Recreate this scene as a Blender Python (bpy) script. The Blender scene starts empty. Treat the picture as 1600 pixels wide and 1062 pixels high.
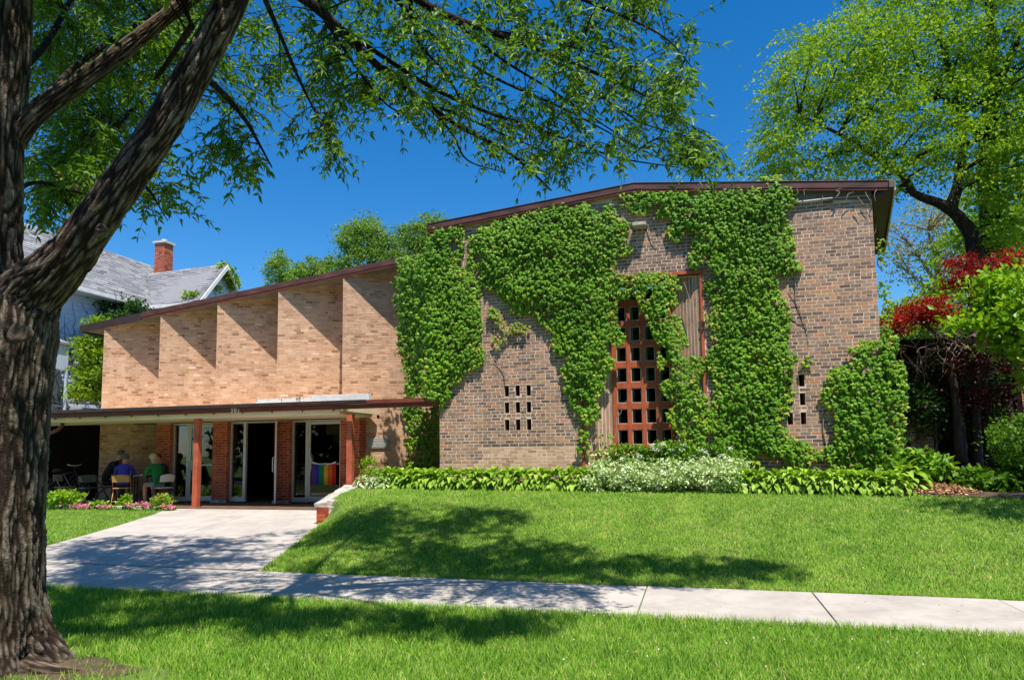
import bpy, bmesh, math, random
import numpy as np
from mathutils import Vector, Matrix, noise
R = math.radians
random.seed(7); rng = np.random.default_rng(7)
scene = bpy.context.scene
COL = scene.collection

# ------------------------------------------------------------------ camera
F, HC = 1067.0, 1.6
CM = Matrix.Rotation(R(15), 3, 'Z') @ Matrix.Rotation(R(95), 3, 'X') @ Matrix.Rotation(R(-0.7), 3, 'Z')
cd = bpy.data.cameras.new('camera'); cam = bpy.data.objects.new('camera', cd); COL.objects.link(cam)
cd.sensor_width = 36; cd.lens = F/1600*36; cd.shift_y = 81/1600
cd.clip_start = .05; cd.clip_end = 2000
cam.matrix_world = Matrix.Translation((0, 0, HC)) @ CM.to_4x4()
scene.camera = cam
# ------------------------------------------------------------------ light
SUN_EL, SUN_AZ = 66.5, 34          # azimuth measured from the facade normal towards the right
sdir = Vector((math.sin(R(SUN_AZ))*math.cos(R(SUN_EL)), -math.cos(R(SUN_AZ))*math.cos(R(SUN_EL)), math.sin(R(SUN_EL))))
sl = bpy.data.lights.new('sun', 'SUN'); sl.energy = 5.0; sl.angle = R(.53); sl.color = (1, .945, .86)
so = bpy.data.objects.new('sun', sl); COL.objects.link(so)
so.rotation_euler = sdir.to_track_quat('Z', 'Y').to_euler(); so.location = (6, -8, 20)
world = bpy.data.worlds.new('World'); scene.world = world; world.use_nodes = True
wn = world.node_tree; wn.nodes.clear()
sky = wn.nodes.new('ShaderNodeTexSky'); sky.sky_type = 'NISHITA'; sky.sun_disc = False
sky.sun_elevation = R(SUN_EL); sky.sun_rotation = math.atan2(sdir.x, sdir.y)
sky.altitude = 300; sky.air_density = 1.0; sky.dust_density = .35; sky.ozone_density = 4.5
hs = wn.nodes.new('ShaderNodeHueSaturation'); hs.inputs['Saturation'].default_value = 1.36; hs.inputs['Hue'].default_value = .5
bg = wn.nodes.new('ShaderNodeBackground'); bg.inputs['Strength'].default_value = .118
wo = wn.nodes.new('ShaderNodeOutputWorld')
wn.links.new(sky.outputs[0], hs.inputs['Color']); wn.links.new(hs.outputs[0], bg.inputs[0]); wn.links.new(bg.outputs[0], wo.inputs[0])
vs = scene.view_settings
vs.view_transform = 'Standard'; vs.look = 'None'; vs.exposure = 0.56; vs.gamma = 1; vs.use_curve_mapping = False
scene.cycles.max_bounces = 8

# ------------------------------------------------------------------ helpers
def ray(x, y):
    return CM @ Vector(((x-800)/F, (531-y+81)/F, -1))
def atY(x, y, Y):
    d = ray(x, y); return Vector((0, 0, HC)) + d*(Y/d.y)
def atZ(x, y, z):
    d = ray(x, y); return Vector((0, 0, HC)) + d*((z-HC)/d.z)
def sstep(a, b, x):
    t = min(1, max(0, (x-a)/(b-a))); return t*t*(3-2*t)

def tag(o, label=None, cat=None, group=None, kind=None):
    if label: o['label'] = label
    if cat: o['category'] = cat
    if group: o['group'] = group
    if kind: o['kind'] = kind
    return o
def empty(name, loc=(0, 0, 0), rz=0, label=None, cat=None, group=None):
    o = bpy.data.objects.new(name, None); COL.objects.link(o)
    o.location = loc; o.rotation_euler = (0, 0, rz); o.empty_display_size = .2
    return tag(o, label, cat, group)
def link(name, me, mat=None, parent=None, kind=None):
    o = bpy.data.objects.new(name, me); COL.objects.link(o)
    if mat is not None:
        for m in (mat if isinstance(mat, (list, tuple)) else [mat]): me.materials.append(m)
    if parent is not None: o.parent = parent
    if kind: o['kind'] = kind
    return o
def mesh_np(name, V, L, start, tone=None, matidx=None, smooth=False):
    me = bpy.data.meshes.new(name)
    V = np.ascontiguousarray(V, dtype=np.float32)
    me.vertices.add(len(V)); me.vertices.foreach_set('co', V.ravel())
    me.loops.add(len(L)); me.loops.foreach_set('vertex_index', np.ascontiguousarray(L, dtype=np.int32))
    me.polygons.add(len(start)); me.polygons.foreach_set('loop_start', np.ascontiguousarray(start, dtype=np.int32))
    if matidx is not None: me.polygons.foreach_set('material_index', np.ascontiguousarray(matidx, dtype=np.int32))
    me.polygons.foreach_set('use_smooth', np.full(len(start), bool(smooth)))
    me.update(calc_edges=True); me.validate()
    if tone is not None:
        a = me.attributes.new('tone', 'FLOAT', 'POINT'); a.data.foreach_set('value', np.ascontiguousarray(tone, dtype=np.float32))
    return me
def scatter_mesh(name, tv, tf, P, X, Y, Z, S, tone, smooth=False):
    """many copies of a small template: P origins, X Y Z frames (n,3), S scales (n,) or (n,3)"""
    tv = np.asarray(tv, float); n = len(P); nv = len(tv)
    S = np.asarray(S, float)
    if S.ndim == 1: S = np.stack([S, S, S], 1)
    V = (P[:, None, :] + tv[None, :, 0, None]*(X*S[:, :1])[:, None, :] + tv[None, :, 1, None]*(Y*S[:, 1:2])[:, None, :]
         + tv[None, :, 2, None]*(Z*S[:, 2:])[:, None, :]).reshape(-1, 3)
    fl = np.concatenate([np.array(f) for f in tf]); sizes = np.array([len(f) for f in tf])
    L = (fl[None, :] + (np.arange(n)*nv)[:, None]).ravel()
    st = np.concatenate([[0], np.cumsum(sizes)[:-1]]); start = (st[None, :] + (np.arange(n)*len(fl))[:, None]).ravel()
    return mesh_np(name, V, L, start, np.repeat(tone, nv), smooth=smooth)
def norm(a): return a/np.maximum(np.linalg.norm(a, axis=-1, keepdims=True), 1e-9)
def frames(T, N):
    """Y axis = T (tip direction), Z ~ N"""
    T = norm(T); X = norm(np.cross(T, N)); Z = np.cross(X, T); return X, T, Z

class MB:
    def __init__(s): s.v = []; s.f = []; s.t = []
    def add(s, vs, fs, tone=.5):
        b = len(s.v); s.v += [tuple(v) for v in vs]; s.f += [tuple(b+i for i in f) for f in fs]; s.t += [tone]*len(vs); return s
    def box(s, a, b, tone=.5, M=None):
        x0, y0, z0 = a; x1, y1, z1 = b
        vs = [(x0,y0,z0),(x1,y0,z0),(x1,y1,z0),(x0,y1,z0),(x0,y0,z1),(x1,y0,z1),(x1,y1,z1),(x0,y1,z1)]
        if M is not None: vs = [M @ Vector(v) for v in vs]
        return s.add(vs, [(0,3,2,1),(4,5,6,7),(0,1,5,4),(1,2,6,5),(2,3,7,6),(3,0,4,7)], tone)
    def prism(s, poly, ext, tone=.5):
        """poly: list of 3D points, ext: extrusion vector"""
        n = len(poly); ext = Vector(ext); p = [Vector(q) for q in poly]; q = [a+ext for a in p]
        return s.add(p+q, [tuple(range(n))[::-1], tuple(range(n, 2*n))] + [(i, (i+1) % n, n+(i+1) % n, n+i) for i in range(n)], tone)
    def tube(s, pts, rad, n=8, tone=.5, cap=True, lump=0):
        pts = [Vector(p) for p in pts]; m = len(pts)
        if not hasattr(rad, '__len__'): rad = [rad]*m
        vs = []; up = None
        for i in range(m):
            t = (pts[min(i+1, m-1)]-pts[max(i-1, 0)]).normalized()
            if up is None:
                up = Vector((0, 1, 0)) if abs(t.y) < .8 else Vector((1, 0, 0))
            x = t.cross(up).normalized(); y = x.cross(t).normalized(); up = y
            for k in range(n):
                a = 2*math.pi*k/n; r = rad[i]
                if lump:
                    r *= 1+lump*noise.noise(Vector((math.cos(a)*1.3, math.sin(a)*1.3, i*.35))*1.7)
                vs.append(pts[i]+(x*math.cos(a)+y*math.sin(a))*r)
        fs = [(i*n+k, i*n+(k+1) % n, (i+1)*n+(k+1) % n, (i+1)*n+k) for i in range(m-1) for k in range(n)]
        if cap: fs += [tuple(range(n))[::-1], tuple((m-1)*n+k for k in range(n))]
        return s.add(vs, fs, tone)
    def build(s, name, mat=None, parent=None, smooth=False, kind=None, bevel=0):
        me = bpy.data.meshes.new(name); me.from_pydata(s.v, [], s.f)
        a = me.attributes.new('tone', 'FLOAT', 'POINT'); a.data.foreach_set('value', np.array(s.t, dtype=np.float32))
        me.update()
        if smooth: me.polygons.foreach_set('use_smooth', np.ones(len(me.polygons), dtype=bool))
        bm = bmesh.new(); bm.from_mesh(me); bmesh.ops.recalc_face_normals(bm, faces=bm.faces)
        if bevel: bmesh.ops.bevel(bm, geom=bm.edges[:], offset=bevel, segments=2, affect='EDGES', profile=.6, clamp_overlap=True)
        bm.to_mesh(me); bm.free()
        return link(name, me, mat, parent, kind)

def smooth_path(pts, per=5):
    """Catmull-Rom through rows of (x,y,z,r)"""
    P = [np.array(p, float) for p in pts]; P = [2*P[0]-P[1]] + P + [2*P[-1]-P[-2]]; out = []
    for i in range(1, len(P)-2):
        for k in range(per):
            t = k/per; a, b, c, d = P[i-1:i+3]
            out.append(.5*((2*b)+(-a+c)*t+(2*a-5*b+4*c-d)*t*t+(-a+3*b-3*c+d)*t**3))
    out.append(P[-2]); return np.array(out)

# ------------------------------------------------------------------ materials
def nodes(name):
    m = bpy.data.materials.new(name); m.use_nodes = True; nt = m.node_tree; b = nt.nodes['Principled BSDF']
    return m, nt, b, nt.nodes['Material Output']
def pbr(name, col, rough=.7, var=.12, scale=6, bump=.15, bscale=60, metal=0, spec=.4, detail=6, stretch=(1, 1, 1), dirt=None):
    m, nt, b, out = nodes(name); N = nt.nodes; Lk = nt.links
    tc = N.new('ShaderNodeTexCoord'); mp = N.new('ShaderNodeMapping'); mp.inputs['Scale'].default_value = stretch
    Lk.new(tc.outputs['Object'], mp.inputs[0])
    n1 = N.new('ShaderNodeTexNoise'); n1.inputs['Scale'].default_value = scale; n1.inputs['Detail'].default_value = detail
    Lk.new(mp.outputs[0], n1.inputs['Vector'])
    cr = N.new('ShaderNodeValToRGB'); cr.color_ramp.elements[0].position = .3; cr.color_ramp.elements[1].position = .7
    d = dirt if dirt else [c*(1-var*1.6) for c in col]
    cr.color_ramp.elements[0].color = (*d, 1); cr.color_ramp.elements[1].color = (*[min(1, c*(1+var)) for c in col], 1)
    Lk.new(n1.outputs[0], cr.inputs[0]); Lk.new(cr.outputs[0], b.inputs['Base Color'])
    b.inputs['Roughness'].default_value = rough; b.inputs['Metallic'].default_value = metal
    b.inputs['Specular IOR Level'].default_value = spec
    if bump:
        n2 = N.new('ShaderNodeTexNoise'); n2.inputs['Scale'].default_value = bscale; n2.inputs['Detail'].default_value = 5
        Lk.new(mp.outputs[0], n2.inputs['Vector'])
        bp = N.new('ShaderNodeBump'); bp.inputs['Strength'].default_value = bump; bp.inputs['Distance'].default_value = .02
        Lk.new(n2.outputs[0], bp.inputs['Height']); Lk.new(bp.outputs[0], b.inputs['Normal'])
    return m
def toned(name, stops, rough=.85, src='attr', spec=.3, trans=0, bump=.3, bscale=90, nmix=.25, nscale=30, tcol=None, stain=0):
    """colour ramp driven by the per-piece 'tone' attribute (or the object's random number)"""
    m, nt, b, out = nodes(name); N = nt.nodes; Lk = nt.links
    if src == 'attr':
        a = N.new('ShaderNodeAttribute'); a.attribute_name = 'tone'; o = a.outputs['Fac']
    elif src == 'half':
        a = N.new('ShaderNodeObjectInfo'); h_ = N.new('ShaderNodeMath'); h_.operation = 'MULTIPLY_ADD'; h_.inputs[1].default_value = .3; h_.inputs[2].default_value = .35; Lk.new(a.outputs['Random'], h_.inputs[0]); o = h_.outputs[0]
    else:
        a = N.new('ShaderNodeObjectInfo'); o = a.outputs['Random']
    tc = N.new('ShaderNodeTexCoord'); nz = N.new('ShaderNodeTexNoise'); nz.inputs['Scale'].default_value = nscale; nz.inputs['Detail'].default_value = 4
    geo = N.new('ShaderNodeNewGeometry')
    Lk.new(geo.outputs['Position'], nz.inputs['Vector'])
    ma = N.new('ShaderNodeMath'); ma.operation = 'MULTIPLY_ADD'; ma.inputs[1].default_value = nmix; 
    sb = N.new('ShaderNodeMath'); sb.operation = 'SUBTRACT'; sb.inputs[1].default_value = .5
    Lk.new(nz.outputs[0], sb.inputs[0]); Lk.new(sb.outputs[0], ma.inputs[0]); Lk.new(o, ma.inputs[2])
    cr = N.new('ShaderNodeValToRGB'); e = cr.color_ramp.elements
    while len(e) < len(stops): e.new(.5)
    for i, (p, c) in enumerate(stops): e[i].position = p; e[i].color = (*c, 1)
    Lk.new(ma.outputs[0], cr.inputs[0]); Lk.new(cr.outputs[0], b.inputs['Base Color'])
    if stain:
        mp = N.new('ShaderNodeMapping'); mp.inputs['Scale'].default_value = (1.6, 1.6, .55); Lk.new(geo.outputs['Position'], mp.inputs[0])
        n3 = N.new('ShaderNodeTexNoise'); n3.inputs['Scale'].default_value = 1.1; n3.inputs['Detail'].default_value = 7; n3.inputs['Roughness'].default_value = .65; Lk.new(mp.outputs[0], n3.inputs['Vector'])
        c3 = N.new('ShaderNodeValToRGB'); c3.color_ramp.elements[0].position = .32; c3.color_ramp.elements[1].position = .62; c3.color_ramp.elements[0].color = (1-stain, 1-stain*1.05, 1-stain*1.1, 1); c3.color_ramp.elements[1].color = (1.05, 1.05, 1.05, 1); Lk.new(n3.outputs[0], c3.inputs[0])
        m3 = N.new('ShaderNodeMixRGB'); m3.blend_type = 'MULTIPLY'; m3.inputs[0].default_value = 1; Lk.new(cr.outputs[0], m3.inputs[1]); Lk.new(c3.outputs[0], m3.inputs[2]); Lk.new(m3.outputs[0], b.inputs['Base Color'])
    b.inputs['Roughness'].default_value = rough; b.inputs['Specular IOR Level'].default_value = spec
    if bump:
        n2 = N.new('ShaderNodeTexNoise'); n2.inputs['Scale'].default_value = bscale; n2.inputs['Detail'].default_value = 4
        Lk.new(geo.outputs['Position'], n2.inputs['Vector'])
        bp = N.new('ShaderNodeBump'); bp.inputs['Strength'].default_value = bump; bp.inputs['Distance'].default_value = .01
        Lk.new(n2.outputs[0], bp.inputs['Height']); Lk.new(bp.outputs[0], b.inputs['Normal'])
    if trans:
        tr = N.new('ShaderNodeBsdfTranslucent'); mx = N.new('ShaderNodeMixShader'); mx.inputs[0].default_value = trans
        g = N.new('ShaderNodeMixRGB'); g.blend_type = 'MULTIPLY'; g.inputs[0].default_value = 1; g.inputs[2].default_value = (*(tcol or (1.5, 1.6, .5)), 1)
        Lk.new(cr.outputs[0], g.inputs[1]); Lk.new(g.outputs[0], tr.inputs[0])
        Lk.new(b.outputs[0], mx.inputs[1]); Lk.new(tr.outputs[0], mx.inputs[2]); Lk.new(mx.outputs[0], out.inputs[0])
    return m

M = {}
brown = [(0, (.13, .085, .08)), (.22, (.26, .165, .125)), (.42, (.37, .255, .195)), (.58, (.44, .24, .155)), (.78, (.52, .31, .19)), (.92, (.56, .18, .10)), (1, (.56, .37, .19))]
M['brick_brown'] = toned('brick_brown', brown, nmix=.75, nscale=38, bump=.5, stain=.3)
M['brick_brown_single'] = toned('brick_brown_single', brown, src='obj', nmix=.75, nscale=38, bump=.5, stain=.3)
M['brick_tan'] = toned('brick_tan', [(0, (.25, .125, .065)), (.12, (.42, .235, .13)), (.5, (.55, .335, .215)), (.92, (.64, .42, .285)), (1, (.78, .60, .42))], nmix=.4, nscale=60, bump=.4, stain=.22)
M['brick_lowtan'] = toned('brick_lowtan', [(0, (.36, .21, .14)), (.5, (.56, .36, .235)), (1, (.68, .46, .31))], nmix=.4, nscale=45)
M['brick_red'] = toned('brick_red', [(0, (.30, .045, .02)), (.5, (.42, .075, .03)), (1, (.52, .13, .05))], nmix=.4, nscale=50)
M['brick_red_single'] = toned('brick_red_single', [(0, (.30, .045, .02)), (.5, (.42, .075, .03)), (1, (.52, .13, .05))], src='obj', nmix=.4, nscale=50)
M['mortar_pink'] = pbr('mortar_pink', (.76, .575, .45), .95, .2, 3, .5, 120)
M['mortar_tan'] = pbr('mortar_tan', (.60, .395, .27), .95, .2, 4, .5, 120)
M['mortar_red'] = pbr('mortar_red', (.50, .27, .17), .95, .2, 4, .4, 120)
M['fascia'] = pbr('fascia_brown', (.11, .045, .035), .5, .35, 2.2, .15, 30, stretch=(1, 1, 4))
M['fascia_red'] = pbr('fascia_red', (.20, .05, .028), .5, .18, 3, .08, 30)
M['gutter'] = pbr('gutter_dark', (.05, .03, .028), .4, .2, 4, .05, 30)
M['white_metal'] = pbr('white_metal', (.78, .76, .73), .45, .08, 5, .05, 30)
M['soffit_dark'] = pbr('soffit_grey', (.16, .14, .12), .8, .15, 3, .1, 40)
M['soffit_cream'] = pbr('soffit_cream', (.86, .70, .47), .75, .06, 2, .05, 50)
M['steel_red'] = pbr('post_red', (.46, .11, .055), .5, .15, 6, .1, 60)
M['steel_dark'] = pbr('post_dark', (.15, .03, .02), .5, .15, 6, .1, 60)
M['wood_red'] = pbr('window_red', (.44, .10, .04), .55, .15, 8, .15, 70)
M['alu'] = pbr('aluminium', (.62, .60, .56), .38, .06, 8, .03, 60, metal=.35)
M['dark'] = pbr('unlit_dark', (.010, .009, .008), .95, .2, 2, 0, spec=0)  # near-black stands in for unlit rooms and the shaded garage wall
M['floor_in'] = pbr('interior_floor', (.16, .09, .05), .5, .2, 2, .05)
M['porch'] = pbr('porch_floor', (.13, .075, .045), .8, .25, 3, .2, 30)
M['concrete'] = pbr('concrete', (.66, .60, .53), .92, .07, 1.6, .25, 160, detail=10)
M['concrete_old'] = pbr('concrete_old', (.50, .46, .40), .95, .25, 7, .6, 60, dirt=(.25, .22, .19))
M['bark'] = None
M['soil'] = pbr('soil', (.10, .065, .04), 1, .3, 8, .8, 40)
M['mulch'] = toned('mulch', [(0, (.18, .09, .045)), (.5, (.42, .23, .12)), (1, (.62, .40, .22))], nmix=.3)
M['ivy'] = toned('ivy_leaf', [(0, (.055, .15, .006)), (.45, (.12, .27, .010)), (.85, (.21, .38, .018)), (.97, (.36, .42, .04)), (1, (.38, .27, .05))], rough=.5, spec=.3, trans=.16, bump=0, nmix=.12, nscale=3)
M['ivy_yellow'] = toned('ivy_young_leaf', [(0, (.12, .27, .02)), (.6, (.26, .38, .035)), (1, (.38, .27, .06))], rough=.45, trans=.3, bump=0, nmix=.12, nscale=3)
M['hosta'] = toned('hosta_leaf', [(0, (.14, .27, .02)), (.5, (.25, .41, .035)), (1, (.38, .54, .08))], rough=.5, spec=.2, src='obj', trans=.25, bump=0, nmix=.15, nscale=20)
M['hosta_pale'] = toned('hosta_pale_leaf', [(0, (.25, .38, .11)), (.6, (.50, .58, .32)), (1, (.68, .70, .50))], rough=.5, src='obj', trans=.2, bump=0, nmix=.5, nscale=40, tcol=(1.1, 1.15, .8))
M['varieg'] = toned('variegated_leaf', [(0, (.14, .30, .04)), (.35, (.36, .50, .14)), (.6, (.62, .70, .38)), (1, (.80, .84, .62))], rough=.55, trans=.2, bump=0, nmix=.3, nscale=50, tcol=(1.1, 1.15, .7))
M['flower_white'] = toned('white_flower', [(0, (.70, .74, .60)), (1, (.85, .84, .78))], rough=.7, trans=.2, bump=0, tcol=(1, 1, .9))
M['flower_pink'] = toned('pink_flower', [(0, (.55, .06, .13)), (.5, (.80, .20, .35)), (1, (.85, .40, .55))], rough=.7, trans=.25, bump=0, tcol=(1.2, .9, 1))
M['ash_leaf'] = toned('ash_leaf', [(0, (.06, .14, .012)), (.5, (.11, .23, .016)), (.85, (.18, .32, .025)), (1, (.32, .40, .03))], rough=.5, spec=.4, trans=.36, bump=0, nmix=.2, nscale=1.5)
M['tree_leaf'] = toned('yellow_green_leaf', [(0, (.10, .19, .012)), (.5, (.19, .315, .018)), (1, (.32, .43, .035))], rough=.55, trans=.4, bump=0, nmix=.4, nscale=.5)
M['far_leaf'] = toned('far_leaf', [(0, (.08, .17, .03)), (.5, (.17, .28, .05)), (1, (.28, .38, .08))], rough=.6, trans=.35, bump=0, nmix=.3, nscale=.5)
M['grey_leaf'] = toned('grey_leaf', [(0, (.16, .19, .12)), (1, (.34, .36, .20))], rough=.7, trans=.3, bump=0, nmix=.3, nscale=1)
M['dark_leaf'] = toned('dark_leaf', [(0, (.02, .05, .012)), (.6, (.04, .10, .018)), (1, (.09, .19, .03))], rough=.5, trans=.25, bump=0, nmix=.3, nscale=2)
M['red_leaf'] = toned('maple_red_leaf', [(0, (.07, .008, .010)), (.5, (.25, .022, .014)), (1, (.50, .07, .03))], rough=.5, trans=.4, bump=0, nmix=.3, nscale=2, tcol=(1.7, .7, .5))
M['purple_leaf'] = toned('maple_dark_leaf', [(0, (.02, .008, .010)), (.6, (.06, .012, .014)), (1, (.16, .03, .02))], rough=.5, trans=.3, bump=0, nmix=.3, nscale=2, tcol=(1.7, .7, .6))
M['lime_leaf'] = toned('lime_leaf', [(0, (.12, .26, .012)), (.5, (.22, .38, .02)), (1, (.36, .50, .04))], rough=.4, trans=.35, bump=0, nmix=.2, nscale=2)
M['grass'] = toned('grass_blade', [(0, (.06, .17, .012)), (.45, (.18, .35, .028)), (.8, (.32, .50, .065)), (.96, (.46, .55, .13)), (1, (.60, .50, .20))], rough=.62, spec=.2, trans=.32, bump=0, nmix=.8, nscale=1.6)
M['stem'] = pbr('vine_stem', (.30, .22, .17), .9, .3, 20, .3, 90)
M['stem_dark'] = pbr('dark_stem', (.07, .05, .04), .9, .3, 10, .4, 60)
M['siding'] = pbr('siding_pale_blue', (.44, .53, .68), .6, .06, 2, .05, 40)
M['shingle'] = toned('shingle_grey', [(0, (.13, .13, .14)), (.5, (.23, .23, .24)), (1, (.34, .34, .345))], rough=.95, nmix=.5, nscale=14, bump=.4, bscale=80)
M['fence_dark'] = pbr('dark_wood', (.018, .014, .011), .9, .3, 5, .3, 30, spec=.1)  # near-black; on the fence and backdrop planks it carries the shade
M['chair_tan'] = pbr('chair_tan', (.52, .27, .08), .45, .08, 6, 0)
M['chair_tan_dull'] = pbr('chair_beige', (.32, .24, .17), .5, .08, 6, 0)
M['chair_black'] = pbr('chair_charcoal', (.04, .04, .04), .45, .08, 6, 0)
M['chair_white'] = pbr('chair_white', (.74, .68, .58), .5, .06, 6, 0)
M['skin'] = pbr('skin', (.62, .30, .19), .55, .08, 8, 0)
M['cloth_black'] = pbr('cloth_black', (.012, .012, .014), .9, .2, 20, .1)
M['cloth_blue'] = pbr('cloth_blue', (.05, .05, .36), .85, .1, 20, .1)
M['cloth_green'] = pbr('cloth_green', (.015, .20, .03), .85, .1, 20, .1)
M['cloth_pale'] = pbr('cloth_pale_blue', (.33, .40, .52), .85, .1, 20, .1)
M['cloth_grey'] = pbr('cloth_grey', (.28, .27, .27), .85, .1, 20, .1)
M['cloth_navy'] = pbr('cloth_navy', (.03, .035, .06), .85, .1, 20, .1)
M['hair_grey'] = pbr('hair_grey', (.13, .115, .10), .7, .2, 60, .3)
M['hair_blond'] = pbr('hair_blond', (.62, .42, .20), .6, .2, 60, .3)
M['hair_brown'] = pbr('hair_brown', (.09, .05, .03), .6, .2, 60, .3)
M['table'] = pbr('table_dark', (.04, .035, .03), .5, .1, 6, 0)
M['paper'] = pbr('paper', (.72, .72, .66), .8, .05, 6, 0)
M['plaque'] = pbr('plaque_bronze', (.36, .37, .39), .45, .25, 40, .5, 80, metal=.5)
M['number'] = pbr('number_cream', (.75, .68, .58), .5, .03, 6, 0)
M['black'] = pbr('black_rubber', (.02, .02, .02), .7, .1, 6, 0)
M['asphalt'] = pbr('asphalt', (.05, .05, .052), .95, .15, 3, .5, 200)
M['conduit'] = pbr('conduit', (.55, .50, .46), .5, .1, 6, 0)
M['chimney_brick'] = toned('chimney_brick', [(0, (.25, .035, .02)), (.5, (.40, .07, .035)), (1, (.52, .15, .08))], nmix=.4, nscale=30)

def glass_mat():
    m, nt, b, out = nodes('glass'); N = nt.nodes; Lk = nt.links; nt.nodes.remove(b)
    tr = N.new('ShaderNodeBsdfTransparent'); tr.inputs[0].default_value = (.72, .74, .74, 1)
    gl = N.new('ShaderNodeBsdfGlossy'); gl.inputs['Roughness'].default_value = .015
    fr = N.new('ShaderNodeFresnel'); fr.inputs[0].default_value = 1.5
    mx = N.new('ShaderNodeMixShader'); Lk.new(fr.outputs[0], mx.inputs[0]); Lk.new(tr.outputs[0], mx.inputs[1]); Lk.new(gl.outputs[0], mx.inputs[2])
    Lk.new(mx.outputs[0], out.inputs[0]); return m
M['glass'] = glass_mat()
def bark_mat(name, c0, c1, sc):
    m, nt, b, out = nodes(name); N = nt.nodes; Lk = nt.links
    geo = N.new('ShaderNodeNewGeometry'); mp = N.new('ShaderNodeMapping'); mp.inputs['Scale'].default_value = (1, 1, .16)
    Lk.new(geo.outputs['Position'], mp.inputs[0])
    v = N.new('ShaderNodeTexVoronoi'); v.feature = 'DISTANCE_TO_EDGE'; v.inputs['Scale'].default_value = sc
    nz = N.new('ShaderNodeTexNoise'); nz.inputs['Scale'].default_value = sc*.5; nz.inputs['Detail'].default_value = 8; nz.inputs['Roughness'].default_value = .65
    mixv = N.new('ShaderNodeMixRGB'); mixv.blend_type = 'ADD'; mixv.inputs[0].default_value = .14
    Lk.new(mp.outputs[0], nz.inputs['Vector']); Lk.new(mp.outputs[0], mixv.inputs[1]); Lk.new(nz.outputs['Color'], mixv.inputs[2]); Lk.new(mixv.outputs[0], v.inputs['Vector'])
    ma = N.new('ShaderNodeMath'); ma.operation = 'MULTIPLY_ADD'; ma.inputs[1].default_value = 1.6; Lk.new(v.outputs['Distance'], ma.inputs[0])
    sb = N.new('ShaderNodeMath'); sb.operation = 'MULTIPLY'; sb.inputs[1].default_value = .8; Lk.new(nz.outputs[0], sb.inputs[0]); Lk.new(sb.outputs[0], ma.inputs[2])
    cr = N.new('ShaderNodeValToRGB'); cr.color_ramp.elements[0].position = .3; cr.color_ramp.elements[1].position = .95
    cr.color_ramp.elements[0].color = (*c0, 1); cr.color_ramp.elements[1].color = (*c1, 1)
    Lk.new(ma.outputs[0], cr.inputs[0]); Lk.new(cr.outputs[0], b.inputs['Base Color']); b.inputs['Roughness'].default_value = .95; b.inputs['Specular IOR Level'].default_value = .15
    bp = N.new('ShaderNodeBump'); bp.inputs['Strength'].default_value = 1; bp.inputs['Distance'].default_value = .06
    Lk.new(ma.outputs[0], bp.inputs['Height']); Lk.new(bp.outputs[0], b.inputs['Normal']); return m
M['bark'] = toned('bark_foreground', [(0, (.025, .017, .012)), (.35, (.07, .050, .034)), (.75, (.145, .110, .080)), (1, (.225, .185, .145))], rough=.97, spec=.1, nmix=.5, nscale=22, bump=.9, bscale=75)
M['bark_dark'] = bark_mat('bark_dark', (.02, .015, .012), (.09, .07, .055), 14)

# ------------------------------------------------------------------ terrain
YW0, YW1 = 6.78, 8.32          # sidewalk
def drive_right(y):
    return np.interp(y, [8.3, 12.3, 14.4, 16.2], [-5.85, -7.30, -7.82, -8.2])
def gz(x, y):
    base = .80*sstep(8.3, 13.4, y)*.55 + .80*min(1, max(0, (y-8.3)/5.1))*.45
    low = .02+.29*min(1, max(0, (y-8.3)/5.8))
    xr = float(drive_right(min(16.2, max(8.3, y))))
    w = .95 if y < 12.0 else .95-.75*sstep(12.0, 12.5, y)
    t = sstep(xr-(.0 if y < 12.2 else .02), xr+w, x)
    if y > 14.6: t = sstep(-8.0, -7.4, x)
    z = low+(base-low)*t
    return max(z, 0) if y > 8.3 else 0
xs = np.concatenate([[-900, -300, -120, -60, -35, -25, -20], np.arange(-17, -9, .5), np.arange(-9, -4, .12), np.arange(-4, 9, .4), [9, 12, 18, 30, 60, 120, 300, 900]])
ys = np.concatenate([[-900, -300, -80, -30, -12, 1.2, 1.3], np.arange(2, 8.3, .5), np.arange(8.3, 15.2, .15), [15.2, 16, 17, 18, 20, 24, 30, 40, 60, 120, 300, 1000]])
mb = MB(); nx = len(xs)
mb.v = [(x, y, gz(x, y)-.012-(.12 if y < 1.25 else 0)) for y in ys for x in xs]; mb.t = [.5]*len(mb.v)
mb.f = [(j*nx+i, j*nx+i+1, (j+1)*nx+i+1, (j+1)*nx+i) for j in range(len(ys)-1) for i in range(nx-1)]
M['lawn_ground'] = pbr('lawn_ground', (.14, .21, .03), 1, .25, 3, .8, 60, dirt=(.055, .09, .015))
g = mb.build('ground', M['lawn_ground'], smooth=True, kind='structure')
# street behind the camera
mb = MB(); mb.box((-60, -8, -.3), (60, 1.05, -.105)); mb.build('street', M['asphalt'], kind='structure')
mb = MB(); mb.box((-60, 1.05, -.3), (60, 1.22, .02)); mb.build('kerb', M['concrete'], kind='structure', bevel=.01)

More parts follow.
